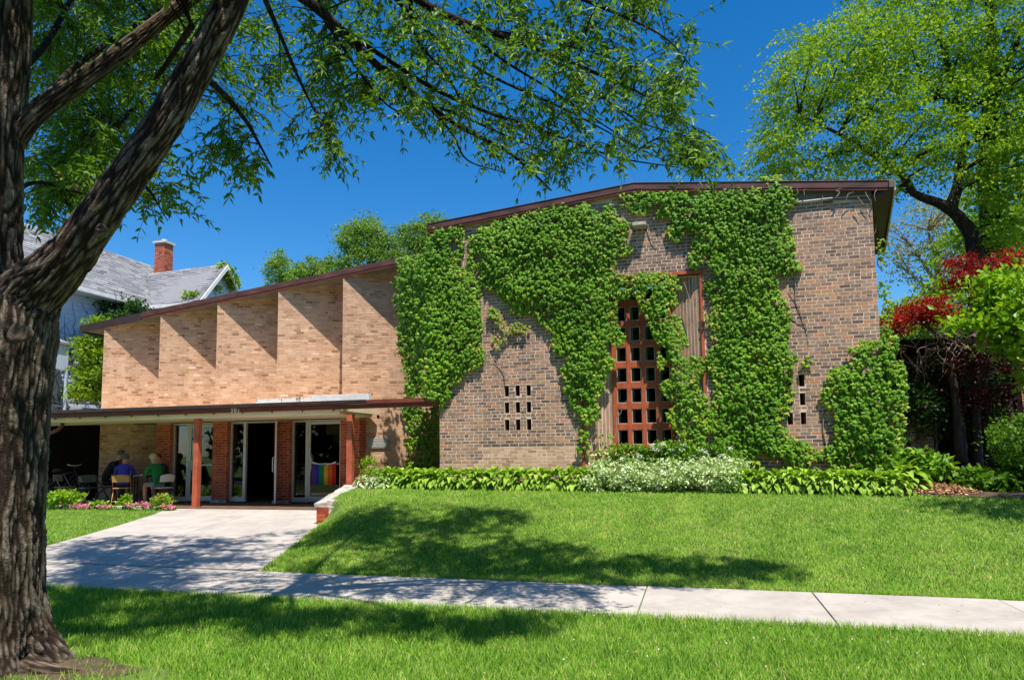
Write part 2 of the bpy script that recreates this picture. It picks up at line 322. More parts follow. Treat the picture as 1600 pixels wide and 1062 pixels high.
# sidewalk: slabs with open joints
walk = empty('sidewalk', (0, 0, 0)); walk['kind'] = 'structure'
M['slab'] = toned('sidewalk_slab', [(0, (.35, .31, .27)), (.3, (.44, .395, .35)), (.7, (.48, .43, .38)), (1, (.53, .475, .42))], src='half', rough=.97, nmix=.9, nscale=9, bump=.5, bscale=150, stain=.2)
mb = MB(); mb.box((0, 0, -.10), (1.78, YW1-YW0, 0)); m0 = None
xj = -.65-1.79*9
while xj < 9:
    if m0 is None:
        s = mb.build('slab', M['slab'], walk, bevel=.006); m0 = s.data
    else:
        s = link('slab', m0, None, walk)
    s.location = (xj, YW0, .012+random.uniform(-.004, .004)); s.rotation_euler = (random.uniform(-.002, .002), random.uniform(-.002, .002), 0); xj += 1.795
# driveway slabs
drive = empty('driveway', (0, 0, 0)); drive['kind'] = 'structure'
def drive_left(y): return float(np.interp(y, [8.3, 9.67, 11.5, 13.2, 14.18], [-10.75, -10.95, -11.5, -12.1, -12.6]))
def dz(y): return .014+.29*min(1, max(0, (y-8.3)/5.8))
ysl = [8.35, 10.9, 13.0, 14.25]
for j in range(3):
    for side in (0, 1):
        mb = MB(); P = []
        n = 8
        for i in range(n+1):
            y = ysl[j]+.006+(ysl[j+1]-ysl[j]-.012)*i/n
            a, b = drive_left(y), float(drive_right(y))+.04
            mid = -8.9+(y-8.3)*-.16
            x0, x1 = (a, mid-.006) if side == 0 else (mid+.006, b)
            P.append([(x0, y, dz(y)+.004), (x1, y, dz(y)+.004)])
        vs = [p for row in P for p in row] + [(p[0], p[1], p[2]-.1) for row in P for p in row]
        m_ = 2*(n+1)
        fs = [(2*i, 2*i+1, 2*i+3, 2*i+2) for i in range(n)] + [(2*i, 2*i+2, m_+2*i+2, m_+2*i) for i in range(n)] + [(2*i+3, 2*i+1, m_+2*i+1, m_+2*i+3) for i in range(n)] + [(1, 0, m_, m_+1), (2*n, 2*n+1, m_+2*n+1, m_+2*n)]
        mb.add(vs, fs); mb.build('slab', M['slab'], drive)
# porch floor
mb = MB(); mb.box((-19, 14.26, .0), (-7.9, 16.15, .325)); mb.build('porch_floor', M['porch'], kind='structure', bevel=.01)

# ------------------------------------------------------------------ building
B = empty('building', (-4, 15, 0), label='low modern brick building with a sloped brown roof, sawtooth wing and entrance canopy marked 301', cat='building')
B.location = (0, 0, 0)
YM = 14.30; XL, XR = -5.51, 3.46
def roofz(x):   # underside of the main fascia
    return 6.60+(x+5.71)*(7.025-6.60)/4.63 if x < -1.08 else 7.025-(x+1.08)*(7.025-6.50)/4.88
NL, NR, NZ = -2.32, .24, 5.20       # niche
holes = [(NL, NR, 0, NZ)]
SL = []
for i, x in enumerate((-4.0, -3.755, -3.51)):
    for z in (2.80, 2.435, 2.06): SL.append((x, x+.10, z, z+.235))
for i, x in enumerate((1.50, 1.745, 1.985)):
    for z in (2.80, 2.435, 2.06): SL.append((x, x+.10, z, z+.235))
holes += SL
BH, BL, MJ = .0550, .1865, .0160   # brick height, length, joint
def lay(u0, u1, z0, topf, holes, header_every=6, seed=1):
    """rows of (u,z,w) bricks in running bond with header courses"""
    rr = random.Random(seed); out = []; row = 0; z = z0; ph = BH+MJ
    ztop = max(topf(u0), topf(u1), topf((u0+u1)/2))
    while z+BH < ztop:
        hd = (row % header_every == header_every-1); L = .092 if hd else BL
        blocked = sorted([(a-MJ*.5, b+MJ*.5) for a, b, c, d in holes if c < z+BH*.8 and d > z+BH*.2])
        segs = []; cur = u0
        for a, b in blocked:
            if a > cur: segs.append((cur, a))
            cur = max(cur, b)
        if cur < u1: segs.append((cur, u1))
        for a, b in segs:
            u = math.floor((a-u0)/(L+MJ))*(L+MJ)+u0 - (L+MJ)*(.5 if row % 2 else 0)+rr.uniform(-.012, .012)
            while u < b:
                x0, x1 = max(u, a+.002), min(u+L, b-.002)
                if x1-x0 > .025:
                    if topf((x0+x1)/2) > z+BH: out.append((x0, z, x1-x0, hd, row))
                u += L+MJ+rr.uniform(-.002, .002)
        row += 1; z += ph
    return out
BT = [(0,0,0),(1,0,0),(1,0,1),(0,0,1),(.0,1,.0),(1.,1,.0),(1.,1,1.),(.0,1,1.)]   # y: 0 = face, 1 = back
BF = [(0,1,2,3),(1,5,6,2),(3,2,6,7),(4,0,3,7),(4,5,1,0)]
def bricks_mesh(name, rows, org, U, N_, tone, depth=.02, proud=.0016):
    """rows on a wall plane through org with horizontal axis U and outward normal N_"""
    n = len(rows); U = np.array(U, float); N_ = np.array(N_, float)
    r = np.array([(a, z, w) for a, z, w, *_ in rows])
    pr = proud+rng.uniform(-.0010, .0022, n)
    P = np.array(org, float)+r[:, :1]*U+np.stack([np.zeros(n), np.zeros(n), r[:, 1]], 1)+pr[:, None]*N_
    X = np.tile(U, (n, 1)); Y = np.tile(-N_, (n, 1)); Z = np.tile([0, 0, 1.], (n, 1))
    S = np.stack([r[:, 2], np.full(n, depth), np.full(n, BH)], 1)
    return scatter_mesh(name, BT, BF, P, X, Y, Z, S, tone)

# --- ivy outlines (photo outlines laid on the wall plane), used for planting and for choosing single bricks
def poly_on_wall(pts, Y): return [(p.x, p.z) for p in (atY(x, y, Y) for x, y in pts)]
def inside(poly, x, z):
    c = False; j = len(poly)-1
    for i in range(len(poly)):
        xi, zi = poly[i]; xj, zj = poly[j]
        if (zi > z) != (zj > z) and x < (xj-xi)*(z-zi)/(zj-zi)+xi: c = not c
        j = i
    return c
IV = {}
IV['left'] = poly_on_wall([(690,346),(722,344),(716,385),(708,418),(728,425),(742,440),(745,470),(770,485),(755,508),(740,530),(745,560),(712,590),(690,612),(684,628),(676,590),(668,555),(665,420),(672,395),(672,372)], 14.15)
IV['mid'] = poly_on_wall([(733,362),(760,345),(800,330),(850,316),(900,306),(950,322),(975,350),(978,385),(955,410),(940,428),(1000,426),(1050,428),(1058,445),(1048,480),(1062,510),(1078,535),(1085,570),(1088,600),(1105,640),(1112,695),(1075,690),(1055,650),(1040,612),(1034,570),(1026,530),(1012,500),(1003,470),(1000,452),(985,449),(966,462),(960,495),(962,530),(956,560),(940,590),(928,640),(905,650),(885,600),(872,555),(862,515),(832,483),(798,476),(772,450),(748,430),(737,400)], 14.15)
IV['right'] = poly_on_wall([(975,296),(1030,292),(1090,290),(1190,285),(1206,272),(1240,284),(1238,330),(1225,350),(1243,380),(1240,410),(1222,430),(1228,470),(1222,510),(1240,530),(1268,548),(1262,578),(1240,600),(1222,640),(1228,675),(1268,700),(1280,728),(1118,728),(1110,690),(1122,600),(1114,520),(1122,470),(1106,440),(1085,408),(1080,378),(1048,360),(1040,336),(985,322)], 14.15)
IV['low'] = poly_on_wall([(1402,528),(1372,535),(1332,545),(1337,562),(1300,580),(1292,620),(1302,660),(1290,700),(1288,730),(1402,735),(1408,680),(1418,610),(1410,560)], 14.1)
def ivied(x, z): return any(inside(p, x, z) for p in IV.values())

# main wall: mortar face as a grid of quads with the openings left out
def wall_sheet(name, x0, x1, z0, topf, holes, Y, mat, parent, thick=.25, extra_x=()):
    cx = sorted(set([x0, x1]+[h[0] for h in holes if x0 < h[0] < x1]+[h[1] for h in holes if x0 < h[1] < x1]+list(extra_x)))
    cz = sorted(set([z0]+[h[2] for h in holes if h[2] > z0]+[h[3] for h in holes]))
    mb = MB()
    for a, b in zip(cx[:-1], cx[1:]):
        zz = cz+[None]
        for k in range(len(zz)-1):
            c, d = zz[k], zz[k+1]
            mx = (a+b)/2; mz = (c+(d if d is not None else c+.05))/2
            if any(h[0] <= mx <= h[1] and h[2] <= mz <= h[3] for h in holes): continue
            da, db = (d, d) if d is not None else (topf(a), topf(b))
            mb.add([(a, Y, c), (b, Y, c), (b, Y, db), (a, Y, da)], [(0, 1, 2, 3)])
    return mb.build(name, mat, parent)
W = wall_sheet('wall', XL, XR, .3, lambda x: roofz(x)+.05, holes, YM, M['mortar_pink'], B, extra_x=(-1.08,))
rows = lay(XL, XR, .72, lambda x: roofz(x)-.02 if x < 1.9 else roofz(x)-.15, holes, 6, 3)
singles, rest = [], []
cand = []
for r in rows:
    x, z, w, hd, row = r
    full = (not hd and w > .185); xc = x+w/2; zc = z+.03
    if full and not (-4.6 < xc < -2.1 and zc < 1.75) and z > 1.28 and not ivied(xc, zc) and (xc > 1.75 or (xc < -2.6 and z < 3.4)) and z > 1.05:
        cand.append((math.hypot(math.hypot(xc, YM), zc-1.6), r))
cand.sort(key=lambda t: t[0]); ss = set(id(c[1]) for c in cand[:280])
# patched paler brickwork low on the left side
def lowpatch(x, z): return (-4.55 < x < -2.2 and z < 1.66) or (z < 1.30 and x < -2.2)
tones = []; rest = [r for r in rows if id(r) not in ss]; bb = []; tt = []; lowr = []
for r in rest:
    if lowpatch(r[0]+r[2]/2, r[1]): lowr.append(r)
    else:
        bb.append(r); t = random.betavariate(2.2, 2.4)*.9
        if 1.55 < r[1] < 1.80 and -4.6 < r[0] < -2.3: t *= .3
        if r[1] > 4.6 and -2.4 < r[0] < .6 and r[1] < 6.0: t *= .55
        if random.random() < .035: t = random.uniform(.93, 1)
        if r[4] % 6 == 5: t *= .8
        tt.append(t)
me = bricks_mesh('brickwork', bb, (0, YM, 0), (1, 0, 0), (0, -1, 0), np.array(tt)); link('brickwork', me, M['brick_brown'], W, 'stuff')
me = bricks_mesh('brickwork', lowr, (0, YM, 0), (1, 0, 0), (0, -1, 0), rng.beta(2, 2, len(lowr))); link('brickwork', me, M['brick_lowtan'], W, 'stuff')
single_me = {}
for i, (dd, r) in enumerate(cand[:280]):
    v = i % 3
    if v not in single_me:
        k = MB(); k.box((0, 0, 0), (BL, .02, BH)); single_me[v] = None
        o = k.build('brick', M['brick_brown_single'], W); single_me[v] = o.data
    else: o = link('brick', single_me[v], None, W)
    o.location = (r[0], YM-.0016+random.uniform(-.0015, .0008), r[1]); o.scale = (r[2]/BL, 1, 1)
# slot linings
lin = MB()
for a, b, c, d in SL:
    k = .10; d2 = .30
    for q in ([(a, YM+.001, c), (a+.0, YM+d2, c), (a+.0, YM+d2, d), (a, YM+.001, d)], [(b, YM+.001, c), (b-.03, YM+d2, c), (b-.03, YM+d2, d), (b, YM+.001, d)],
              [(a, YM+.001, c), (b, YM+.001, c), (b-.03, YM+d2, c+.0), (a, YM+d2, c+.0)], [(a, YM+.001, d), (b, YM+.001, d), (b-.03, YM+d2, d), (a, YM+d2, d)]):
        lin.add(q, [(0, 1, 2, 3)])
lin.build('slot_lining', M['brick_brown'], B, kind='stuff')
k = MB(); 
for a, b, c, d in SL: k.box((a-.01, YM+.30, c-.01), (b+.01, YM+.33, d+.01))
k.build('slot_backing', M['dark'], B, kind='stuff')
# side and rear walls of the main block, roof deck
k = MB(); k.box((XL, YM+.002, .3), (XL+.25, 22, 6.5)); k.box((XR-.25, YM+.002, .3), (XR, 22, 6.35)); k.box((XL, 21.8, .3), (XR, 22.05, 6.3)); k.build('side_wall', M['brick_tan'], B)
def return_wall(name, p0, p1, z0, z1, seed, mat, parent, brick='brick_tan', depth=.02):
    """brick courses on the vertical plane p0->p1 (outward normal to the right-hand side of travel)"""
    u = Vector((p1[0]-p0[0], p1[1]-p0[1])); L = u.length; u /= L; nrm = (u.y, -u.x, 0)
    topf = z1 if callable(z1) else (lambda s: z1)
    rows = lay(0, L, z0, topf, [], 6, seed)
    t = rng.beta(2.2, 2.0, len(rows)); t[rng.random(len(rows)) < .045] = .04
    me = bricks_mesh('brickwork', rows, (p0[0], p0[1], 0), (u.x, u.y, 0), nrm, t, proud=.002)
    return link('brickwork', me, M[brick], parent, 'stuff')
return_wall('x', (XR, YM+.02), (XR, 19), .72, 6.3, 12, None, W, 'brick_brown')

# roof of the main block with brown fascia
FH = .178; YF = 14.17
xa, xm, xb = -5.73, -1.08, 3.83
za, zm, zb = 6.60, 7.025, 6.50
roof = MB(); roof.prism([(xa, YF+.04, za+.03), (xm, YF+.04, zm+.03), (xb, YF+.04, zb+.03), (xb, YF+.04, zb+FH-.01), (xm, YF+.04, zm+FH-.01), (xa, YF+.04, za+FH-.01)], (0, 8.2, 0))
RF = roof.build('roof', M['soffit_dark'], B)
def strip(a, b, c, z0, z1, y, th, name, mat, par, bev=.006):
    k = MB(); k.prism([(a[0], y, a[1]+z0), (b[0], y, b[1]+z0), (c[0], y, c[1]+z0), (c[0], y, c[1]+z1), (b[0], y, b[1]+z1), (a[0], y, a[1]+z1)], (0, th, 0)); return k.build(name, mat, par, bevel=bev)
strip((xa, za), (xm, zm), (xb, zb), .045, FH, YF, .04, 'fascia', M['fascia'], RF)
strip((xa, za), (xm, zm), (xb, zb), 0, .043, YF+.012, .04, 'drip_edge', M['fascia_red'], RF)
strip((xa-.01, za), (xm, zm), (xb+.01, zb), FH+.001, FH+.016, YF-.012, .07, 'roof_edging', M['fascia'], RF, .003)
k = MB(); k.box((xa-.03, YF+.02, za+.02), (xa+.005, 20, za+FH)); k.build('fascia', M['fascia'], RF)
# right eave, splayed and stepping down as it runs back
pR = [Vector((xb, YF+.01, zb+.0)), Vector((xb+.45, 17.0, 5.95))]
k = MB(); k.add([pR[0], pR[1], pR[1]+Vector((0, 0, .10)), pR[0]+Vector((0, 0, FH)), pR[0]+Vector((.03, 0, 0)), pR[1]+Vector((.03, 0, 0)), pR[1]+Vector((.03, 0, .10)), pR[0]+Vector((.03, 0, FH))],
      [(0,1,2,3),(4,7,6,5),(0,4,5,1),(3,2,6,7),(0,3,7,4),(1,5,6,2)]); k.build('eave_board', M['conduit'], RF)
k = MB(); k.add([(XR+.0, YM-.05, 6.40), (XR+.0, 17.0, 6.0), pR[1]+Vector((0, 0, .05)), pR[0]+Vector((0, 0, .02)), (XR+.0, YM-.05, 6.47), (XR+.0, 17.0, 6.1), pR[1]+Vector((0, 0, .1)), pR[0]+Vector((0, 0, .1))],
      [(0,1,2,3),(4,7,6,5),(0,4,5,1),(3,2,6,7),(0,3,7,4),(1,5,6,2)]); k.build('soffit', M['gutter'], RF)
k = MB(); k.box((xb-.09, YF-.02, zb+.05), (xb+.02, YF-.003, zb+FH+.018)); k.build('corner_cap', M['soffit_dark'], RF, bevel=.01)
# dark board standing in for the fascia's shadow, and pale conduit, on the right
k = MB(); k.add([(1.85, YM-.02, roofz(1.85)-.15), (XR, YM-.02, roofz(XR)-.15), (XR, YM-.02, roofz(XR)+.06), (1.85, YM-.02, roofz(1.85)+.06)], [(0, 1, 2, 3)]); k.build('fascia_shadow_board', M['soffit_dark'], W)
k = MB(); k.tube([(1.62, YM-.06, roofz(1.7)-.27), (2.2, YM-.06, roofz(2.2)-.20), (2.75, YM-.06, roofz(2.75)-.13)], .017, 8); k.build('conduit', M['conduit'], W, smooth=True)
k = MB(); k.tube([(2.75, YM-.06, roofz(2.75)-.13), (3.4, YM-.05, roofz(3.4)-.075)], .008, 6); k.build('conduit', M['conduit'], W, smooth=True)
# floodlight housing high on the wall
p = atY(1000, 352, 14.2); k = MB(); k.box((p.x-.15, 14.06, p.z-.04), (p.x+.13, YM-.01, p.z+.035)); k.build('wall_lamp', M['concrete_old'], W, bevel=.01)

# --- niche with tall window
WL, WR, WY = -1.68, -.42, YM+.25
def jamb(x0, y0, x1, y1, z0, z1, seed):
    """splayed jamb laid in soldier bricks (vertical bricks)"""
    rr = random.Random(seed); a = Vector((x0, y0, 0)); b = Vector((x1, y1, 0)); L = (b-a).length; u = (b-a)/L; nrm = Vector((u.y, -u.x, 0))
    mb = MB(); mb.add([(x0, y0, z0), (x1, y1, z0), (x1, y1, z1), (x0, y0, z1)], [(0, 1, 2, 3)]); o = mb.build('niche_jamb', M['mortar_pink'], B)
    P, S, T = [], [], []; n = int(L/(BH+MJ)); 
    for i in range(n):
        z = z0+.02-(.1 if i % 2 else 0)
        while z < z1-.02:
            zz0, zz1 = max(z, z0+.005), min(z+BL, z1-.005)
            if zz1-zz0 > .03: P.append((a+u*(i*(L/n)+.005)+nrm*.0015+Vector((0, 0, zz0)))); S.append((L/n-.019, .02, zz1-zz0)); T.append(rr.betavariate(3, 3)*.75+.15)
            z += BL+.007
    n_ = len(P); X = np.tile(list(u), (n_, 1)); Yv = np.tile(list(-nrm), (n_, 1)); Z = np.tile([0, 0, 1.], (n_, 1))
    me = scatter_mesh('brickwork', BT, BF, np.array([list(p) for p in P]), X, Yv, Z, np.array(S), np.array(T)); link('brickwork', me, M['brick_brown'], o, 'stuff')
jamb(NL+.06, YM+.02, WL, WY, .9, NZ-.03, 5); jamb(WR, WY, NR-.06, YM+.02, .9, NZ-.03, 6)
k = MB(); k.box((NL, YM-.02, 1.0), (NL+.06, YM+.07, NZ)); k.build('niche_post', M['wood_red'], B, bevel=.005)
k = MB(); k.box((NR-.06, YM-.02, 1.0), (NR, YM+.07, NZ)); k.build('niche_post', M['wood_red'], B, bevel=.005)
k = MB(); k.box((NL-.03, YM-.03, NZ-.004), (NR+.03, YM+.10, NZ+.06)); k.build('niche_lintel', M['wood_red'], B, bevel=.005)
k = MB(); k.add([(NL, YM+.03, NZ-.03), (NR, YM+.03, NZ-.03), (WR, WY, NZ-.03), (WL, WY, NZ-.03)], [(0, 1, 2, 3)]); k.build('niche_soffit', M['mortar_pink'], B)
k = MB(); k.add([(NL, YM+.03, 1.5), (NR, YM+.03, 1.5), (WR, WY, 1.62), (WL, WY, 1.62)], [(0, 1, 2, 3)]); k.box((NL, YM+.0, .9), (NR, YM+.05, 1.5)); k.build('niche_sill', M['brick_lowtan'], B)
WINF = MB(); x0, x1, z0, z1 = WL, WR, 1.62, NZ-.04
cols = [WL+.085+.3075*i for i in range(5)]; 
cols = [-1.595, -1.275, -.955, -.635, -.42]
rowz = [1.72+.443*i for i in range(9)]
# frame bars
WINF.box((x0, WY-.035, z0), (x1, WY+.05, z0+.10)); WINF.box((x0, WY-.035, z1-.07), (x1, WY+.05, z1))
WINF.box((x0, WY-.03, z0+.1), (x0+.10, WY+.05, z1-.07)); WINF.box((x1-.06, WY-.03, z0+.1), (x1, WY+.05, z1-.07))
cw = (x1-.06-(x0+.10)-3*.09)/4; xcs = [x0+.10+i*(cw+.09) for i in range(4)]
nrow = 8; rh = (z1-.07-(z0+.1)-(nrow-1)*.13)/nrow; rzs = [z0+.1+i*(rh+.13) for i in range(nrow)]
for i in range(1, 4): WINF.box((xcs[i]-.09, WY-.028, z0+.1), (xcs[i], WY+.045, z1-.07))
for j in range(1, nrow):
    for i in range(4): WINF.box((xcs[i], WY-.022, rzs[j]-.13), (xcs[i]+cw, WY+.045, rzs[j]))
wf = WINF.build('window', M['wood_red'], B, bevel=.006)
k = MB(); k.box((0, 0, 0), (cw, .006, rh)); pm = None
for i in range(4):
    for j in range(nrow):
        if pm is None: o = k.build('pane', M['glass'], wf); pm = o.data
        else: o = link('pane', pm, None, wf)
        o.location = (xcs[i]+random.uniform(-.001, .001), WY+.012, rzs[j]); o.rotation_euler = (random.uniform(-.006, .006), 0, random.uniform(-.006, .006))
k = MB(); 
for i in range(4):
    for j in range(nrow):
        a, c = xcs[i], rzs[j]
        for q in (((a, WY-.005, c), (a+.012, WY+.01, c+rh)), ((a+cw-.012, WY-.005, c), (a+cw, WY+.01, c+rh)), ((a+.012, WY-.005, c), (a+cw-.012, WY+.01, c+.012)), ((a+.012, WY-.005, c+rh-.012), (a+cw-.012, WY+.01, c+rh))): k.box(*q)
k.build('glazing_bead', M['alu'], wf)
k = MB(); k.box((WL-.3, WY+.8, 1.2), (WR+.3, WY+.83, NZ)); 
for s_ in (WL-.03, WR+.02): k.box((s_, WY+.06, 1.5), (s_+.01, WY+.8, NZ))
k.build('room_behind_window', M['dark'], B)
k = MB()
for i in range(4):   # pale drapes hanging just inside each column of panes
    for q in range(3):
        xx = xcs[i]+.012+q*.018; k.add([(xx, WY+.03+.02*(q % 2), 1.6), (xx+.018, WY+.03+.02*((q+1) % 2), 1.6), (xx+.018, WY+.03+.02*((q+1) % 2), NZ-.1), (xx, WY+.03+.02*(q % 2), NZ-.1)], [(0, 1, 2, 3)])
k.build('curtain', M['white_metal'], B, kind='stuff')

# --- sawtooth wing
YP = 16.0; REC = .85
corners = [-16.62, -14.66, -12.76, -10.83, -8.88]
wz = lambda x: 5.60+(x+14.68)*.1142     # underside of the wing fascia
ends = [-14.66, -12.76, -10.83, -8.88, -6.05]
for i, (a, b) in enumerate(zip(corners, ends)):
    k_ = REC/1.93; rec = k_*(b-a)
    zb_ = .3 if i in (0, 4) else 2.50
    Lw = math.hypot(b-a, rec)
    mb = MB(); mb.add([(a, YP, zb_), (b, YP+rec, zb_), (b, YP+rec, wz(b)+.12), (a, YP, wz(a)+.12)], [(0, 1, 2, 3)])
    mb.box((b-.0, YP+.004, zb_), (b+.02, YP+rec-.01, wz(b)+.1))
    wp = mb.build('wing_wall', M['mortar_tan'], B)
    return_wall('x', (a, YP), (b, YP+rec), zb_+.01, (lambda a, b, Lw: (lambda s: wz(a+(b-a)*s/Lw)+.02))(a, b, Lw), 20+i, None, wp)
k = MB(); k.box((-16.64, YP+.01, .3), (-16.625, 22, 5.3)); k.build('wing_end_wall', M['brick_tan'], B)
k = MB(); k.prism([(-16.6, YP+.95, 2.45), (-6.05, YP+.95+.3, 2.45), (-6.05, YP+1.4, 2.45), (-16.6, YP+1.1, 2.45)], (0, 0, 2.9)); k.build('wing_core', M['dark'], B)
# wing roof
RY = YP-.03
def wroof(x): return wz(x)
k = MB(); k.prism([(-17.45, RY+.04, wz(-17.45)+.03), (-5.5, RY+.04, wz(-5.5)+.03), (-5.5, RY+.04, wz(-5.5)+.19), (-17.45, RY+.04, wz(-17.45)+.19)], (0, 6.2, 0)); WR_ = k.build('roof', M['soffit_dark'], B)
def wstrip(xa_, xb_, z0, z1, y, th, name, mat):
    k = MB(); k.prism([(xa_, y, wz(xa_)+z0), (xb_, y, wz(xb_)+z0), (xb_, y, wz(xb_)+z1), (xa_, y, wz(xa_)+z1)], (0, th, 0)); return k.build(name, mat, WR_, bevel=.005)
wstrip(-15.3, -6.36, .05, .20, RY, .04, 'fascia', M['fascia']); wstrip(-15.3, -6.36, 0, .047, RY+.012, .03, 'drip_edge', M['fascia_red'])
wstrip(-17.5, -15.305, -.02, .19, RY-.0, .05, 'fascia', M['gutter'])
wstrip(-6.355, -5.5, 0.0, .20, RY+.3, .04, 'fascia', M['fascia'])
k = MB(); k.box((-17.5, RY+.06, wz(-17.5)-.02), (-17.46, 22, wz(-17.5)+.19)); k.build('fascia', M['gutter'], WR_)

# --- entrance canopy
CZ = 2.58
k = MB(); k.box((-19.2, 14.24, CZ+.02), (-7.95, YP+.2, CZ+.20)); k.box((-19.2, YP+.2, CZ+.02), (-8.9, YP+1.0, CZ+.12)); CN = k.build('canopy', M['soffit_cream'], B)  # rear slab added to keep sun off the bays and left corner
k = MB(); k.box((-19.2, 14.26, CZ-.06), (-7.98, YP-.05, CZ+.018)); k.build('soffit', M['soffit_cream'], CN, bevel=.015)
def fz(x): return CZ+.02
k = MB(); k.box((-19.3, 14.19, CZ+.045), (-5.53, 14.235, CZ+.15)); k.build('fascia', M['fascia_red'], CN, bevel=.004)
k = MB(); k.box((-7.25, 14.155, CZ+.150), (-5.53, 14.235, CZ+.24)); k.build('fascia', M['fascia_red'], CN, bevel=.004)
k = MB(); k.box((-19.3, 14.10, CZ+.154), (-7.25, 14.235, CZ+.245)); k.build('gutter', M['gutter'], CN, bevel=.012)
k = MB(); k.box((-19.3, 14.176, CZ+.140), (-7.9, 14.188, CZ+.151)); k.build('trim_strip', M['fascia_red'], CN)
k = MB(); k.box((-10.30, 14.36, CZ+.20), (-8.75, 14.45, CZ+.36)); k.box((-8.74, 14.30, CZ+.20), (-7.25, 14.42, CZ+.40)); k.build('flashing', M['white_metal'], CN, bevel=.004)
k = MB()
for i in range(200):   # leaf litter and roofing edge along the canopy roof
    x = random.uniform(-14.6, -7.2); zt = CZ+.245 if x < -10.3 else (CZ+.36 if x < -8.75 else CZ+.40)
    y = random.uniform(14.33, 14.5); s = random.uniform(.006, .022)
    k.tube([(x, y, zt-.03), (x+random.uniform(-.03, .03), y, zt+s*.6)], [s, s*.5], 5)
k.build('leaf_litter', M['stem_dark'], CN, kind='stuff')
x = -18.7; bm_ = None
while x < -7.9:
    if bm_ is None:
        k = MB(); k.tube([(0, 0, 0), (0, 0, .045)], [.012, .03], 8); o = k.build('bolt', M['fascia_red'], CN); bm_ = o.data
    else: o = link('bolt', bm_, None, CN)
    o.location = (x, 14.215, CZ+.005); x += .815
# numerals 301
def text(s, loc, size, mat, name, parent, rot=(math.pi/2, 0, 0), ext=.008, space=1.25):
    cu = bpy.data.curves.new(name, 'FONT'); cu.body = s; cu.size = size; cu.extrude = ext; cu.offset = .0025; cu.space_character = space; cu.align_x = 'CENTER'; cu.align_y = 'CENTER'
    ob = bpy.data.objects.new('tmp', cu); COL.objects.link(ob)
    dg = bpy.context.evaluated_depsgraph_get(); me = bpy.data.meshes.new_from_object(ob.evaluated_get(dg)); bpy.data.objects.remove(ob)
    o = link(name, me, mat, parent); o.location = loc; o.rotation_euler = rot; return o
p = atY(368, 636, 14.18); text('301', (p.x, 14.172, CZ+.093), .135, M['number'], 'house_number', CN, space=1.35)
# canopy posts
for x in (-12.02, -7.80):
    k = MB(); k.box((x-.07, 14.40, .30), (x+.07, 14.54, CZ-.05)); k.build('canopy_post', M['steel_red'], B, bevel=.008)
    k = MB(); k.box((x-.10, 14.37, .30), (x+.10, 14.57, .335)); k.build('post_base', M['steel_red'], B, bevel=.004)

# --- brick piers between the glass bays
piers = [(-14.56, -14.12), (-12.72, -12.27), (-10.80, -10.36), (-8.86, -8.32)]
for i, (a, b) in enumerate(piers):
    k = MB(); k.box((a, 15.90, .32), (b, 16.35, 2.53)); pr = k.build('pier', M['mortar_red'], B)
    rows = lay(0, b-a, .34, lambda s: 2.52, [], 1000, 40+i)
    me = bricks_mesh('brickwork', rows, (a, 15.90, 0), (1, 0, 0), (0, -1, 0), rng.random(len(rows)), proud=.002); link('brickwork', me, M['brick_red'], pr, 'stuff')
    rows = lay(0, .45, .34, lambda s: 2.52, [], 1000, 60+i)
    me = bricks_mesh('brickwork', rows, (b, 15.90, 0), (0, 1, 0), (1, 0, 0), rng.random(len(rows)), proud=.002); link('brickwork', me, M['brick_red'], pr, 'stuff')
    k = MB(); k.box((a-.02, 15.87, .32), (b+.02, 15.893, .40)); k.build('plinth', M['concrete_old'], pr)
# glazed bays
YD = 16.06
def frame_bars(mb, x0, x1, z0, z1, w, y0, y1, bot=None, top=None):
    bot = bot or w; top = top or w
    mb.box((x0, y0, z0), (x0+w, y1, z1)); mb.box((x1-w, y0, z0), (x1, y1, z1)); mb.box((x0+w, y0+.001, z0), (x1-w, y1-.001, z0+bot)); mb.box((x0+w, y0+.001, z1-top), (x1-w, y1-.001, z1))
def bay(x0, xm_, x1, door_open=False, handle_side=1):
    ss_ = MB(); frame_bars(ss_, x0, xm_, .35, 2.50, .05, YD-.03, YD+.05, bot=.12); o = ss_.build('sidelight', M['alu'], B, bevel=.003)
    k = MB(); k.box((x0+.05, YD+.006, .47), (xm_-.05, YD+.012, 2.45)); k.build('pane', M['glass'], o)
    fr = MB(); fr.box((xm_+.002, YD-.03, .35), (xm_+.03, YD+.05, 2.50)); fr.box((x1-.03, YD-.03, .35), (x1, YD+.05, 2.50)); fr.box((xm_+.03, YD-.03, 2.46), (x1-.03, YD+.05, 2.50)); o = fr.build('door_frame', M['alu'], B)
    dm = MB(); w = x1-xm_-.066
    frame_bars(dm, 0, w, .36, 2.45, .055, -.02, .02, bot=.14, top=.07)
    dm.box((.06, -.015, 1.32), (w-.06, .01, 1.36))
    d = dm.build('door', M['alu'], B, bevel=.003)
    k = MB(); k.box((.055, -.003, .50), (w-.055, .003, 2.38)); k.build('pane', M['glass'], d)
    hd = MB(); hx = .09 if handle_side < 0 else w-.05
    hd.tube([(hx, -.02, 1.15), (hx, -.07, 1.18), (hx, -.07, 1.52), (hx, -.02, 1.55)], .012, 6); hd.box((hx-.03, -.035, 1.2), (hx+.03, -.02, 1.5)); hd.build('handle', M['alu'], d)
    if door_open: d.location = (x1-.034, YD+.0, 0); d.rotation_euler = (0, 0, R(-82)+math.pi/1*0); d.rotation_euler = (0, 0, R(-57))
    else: d.location = (xm_+.033, YD, 0)
    return d
bay(-14.12+.0, -13.62, -12.73, handle_side=-1)
bay(-12.26, -11.80, -10.81, door_open=True)
d3 = bay(-10.35, -9.90, -8.87, handle_side=-1)
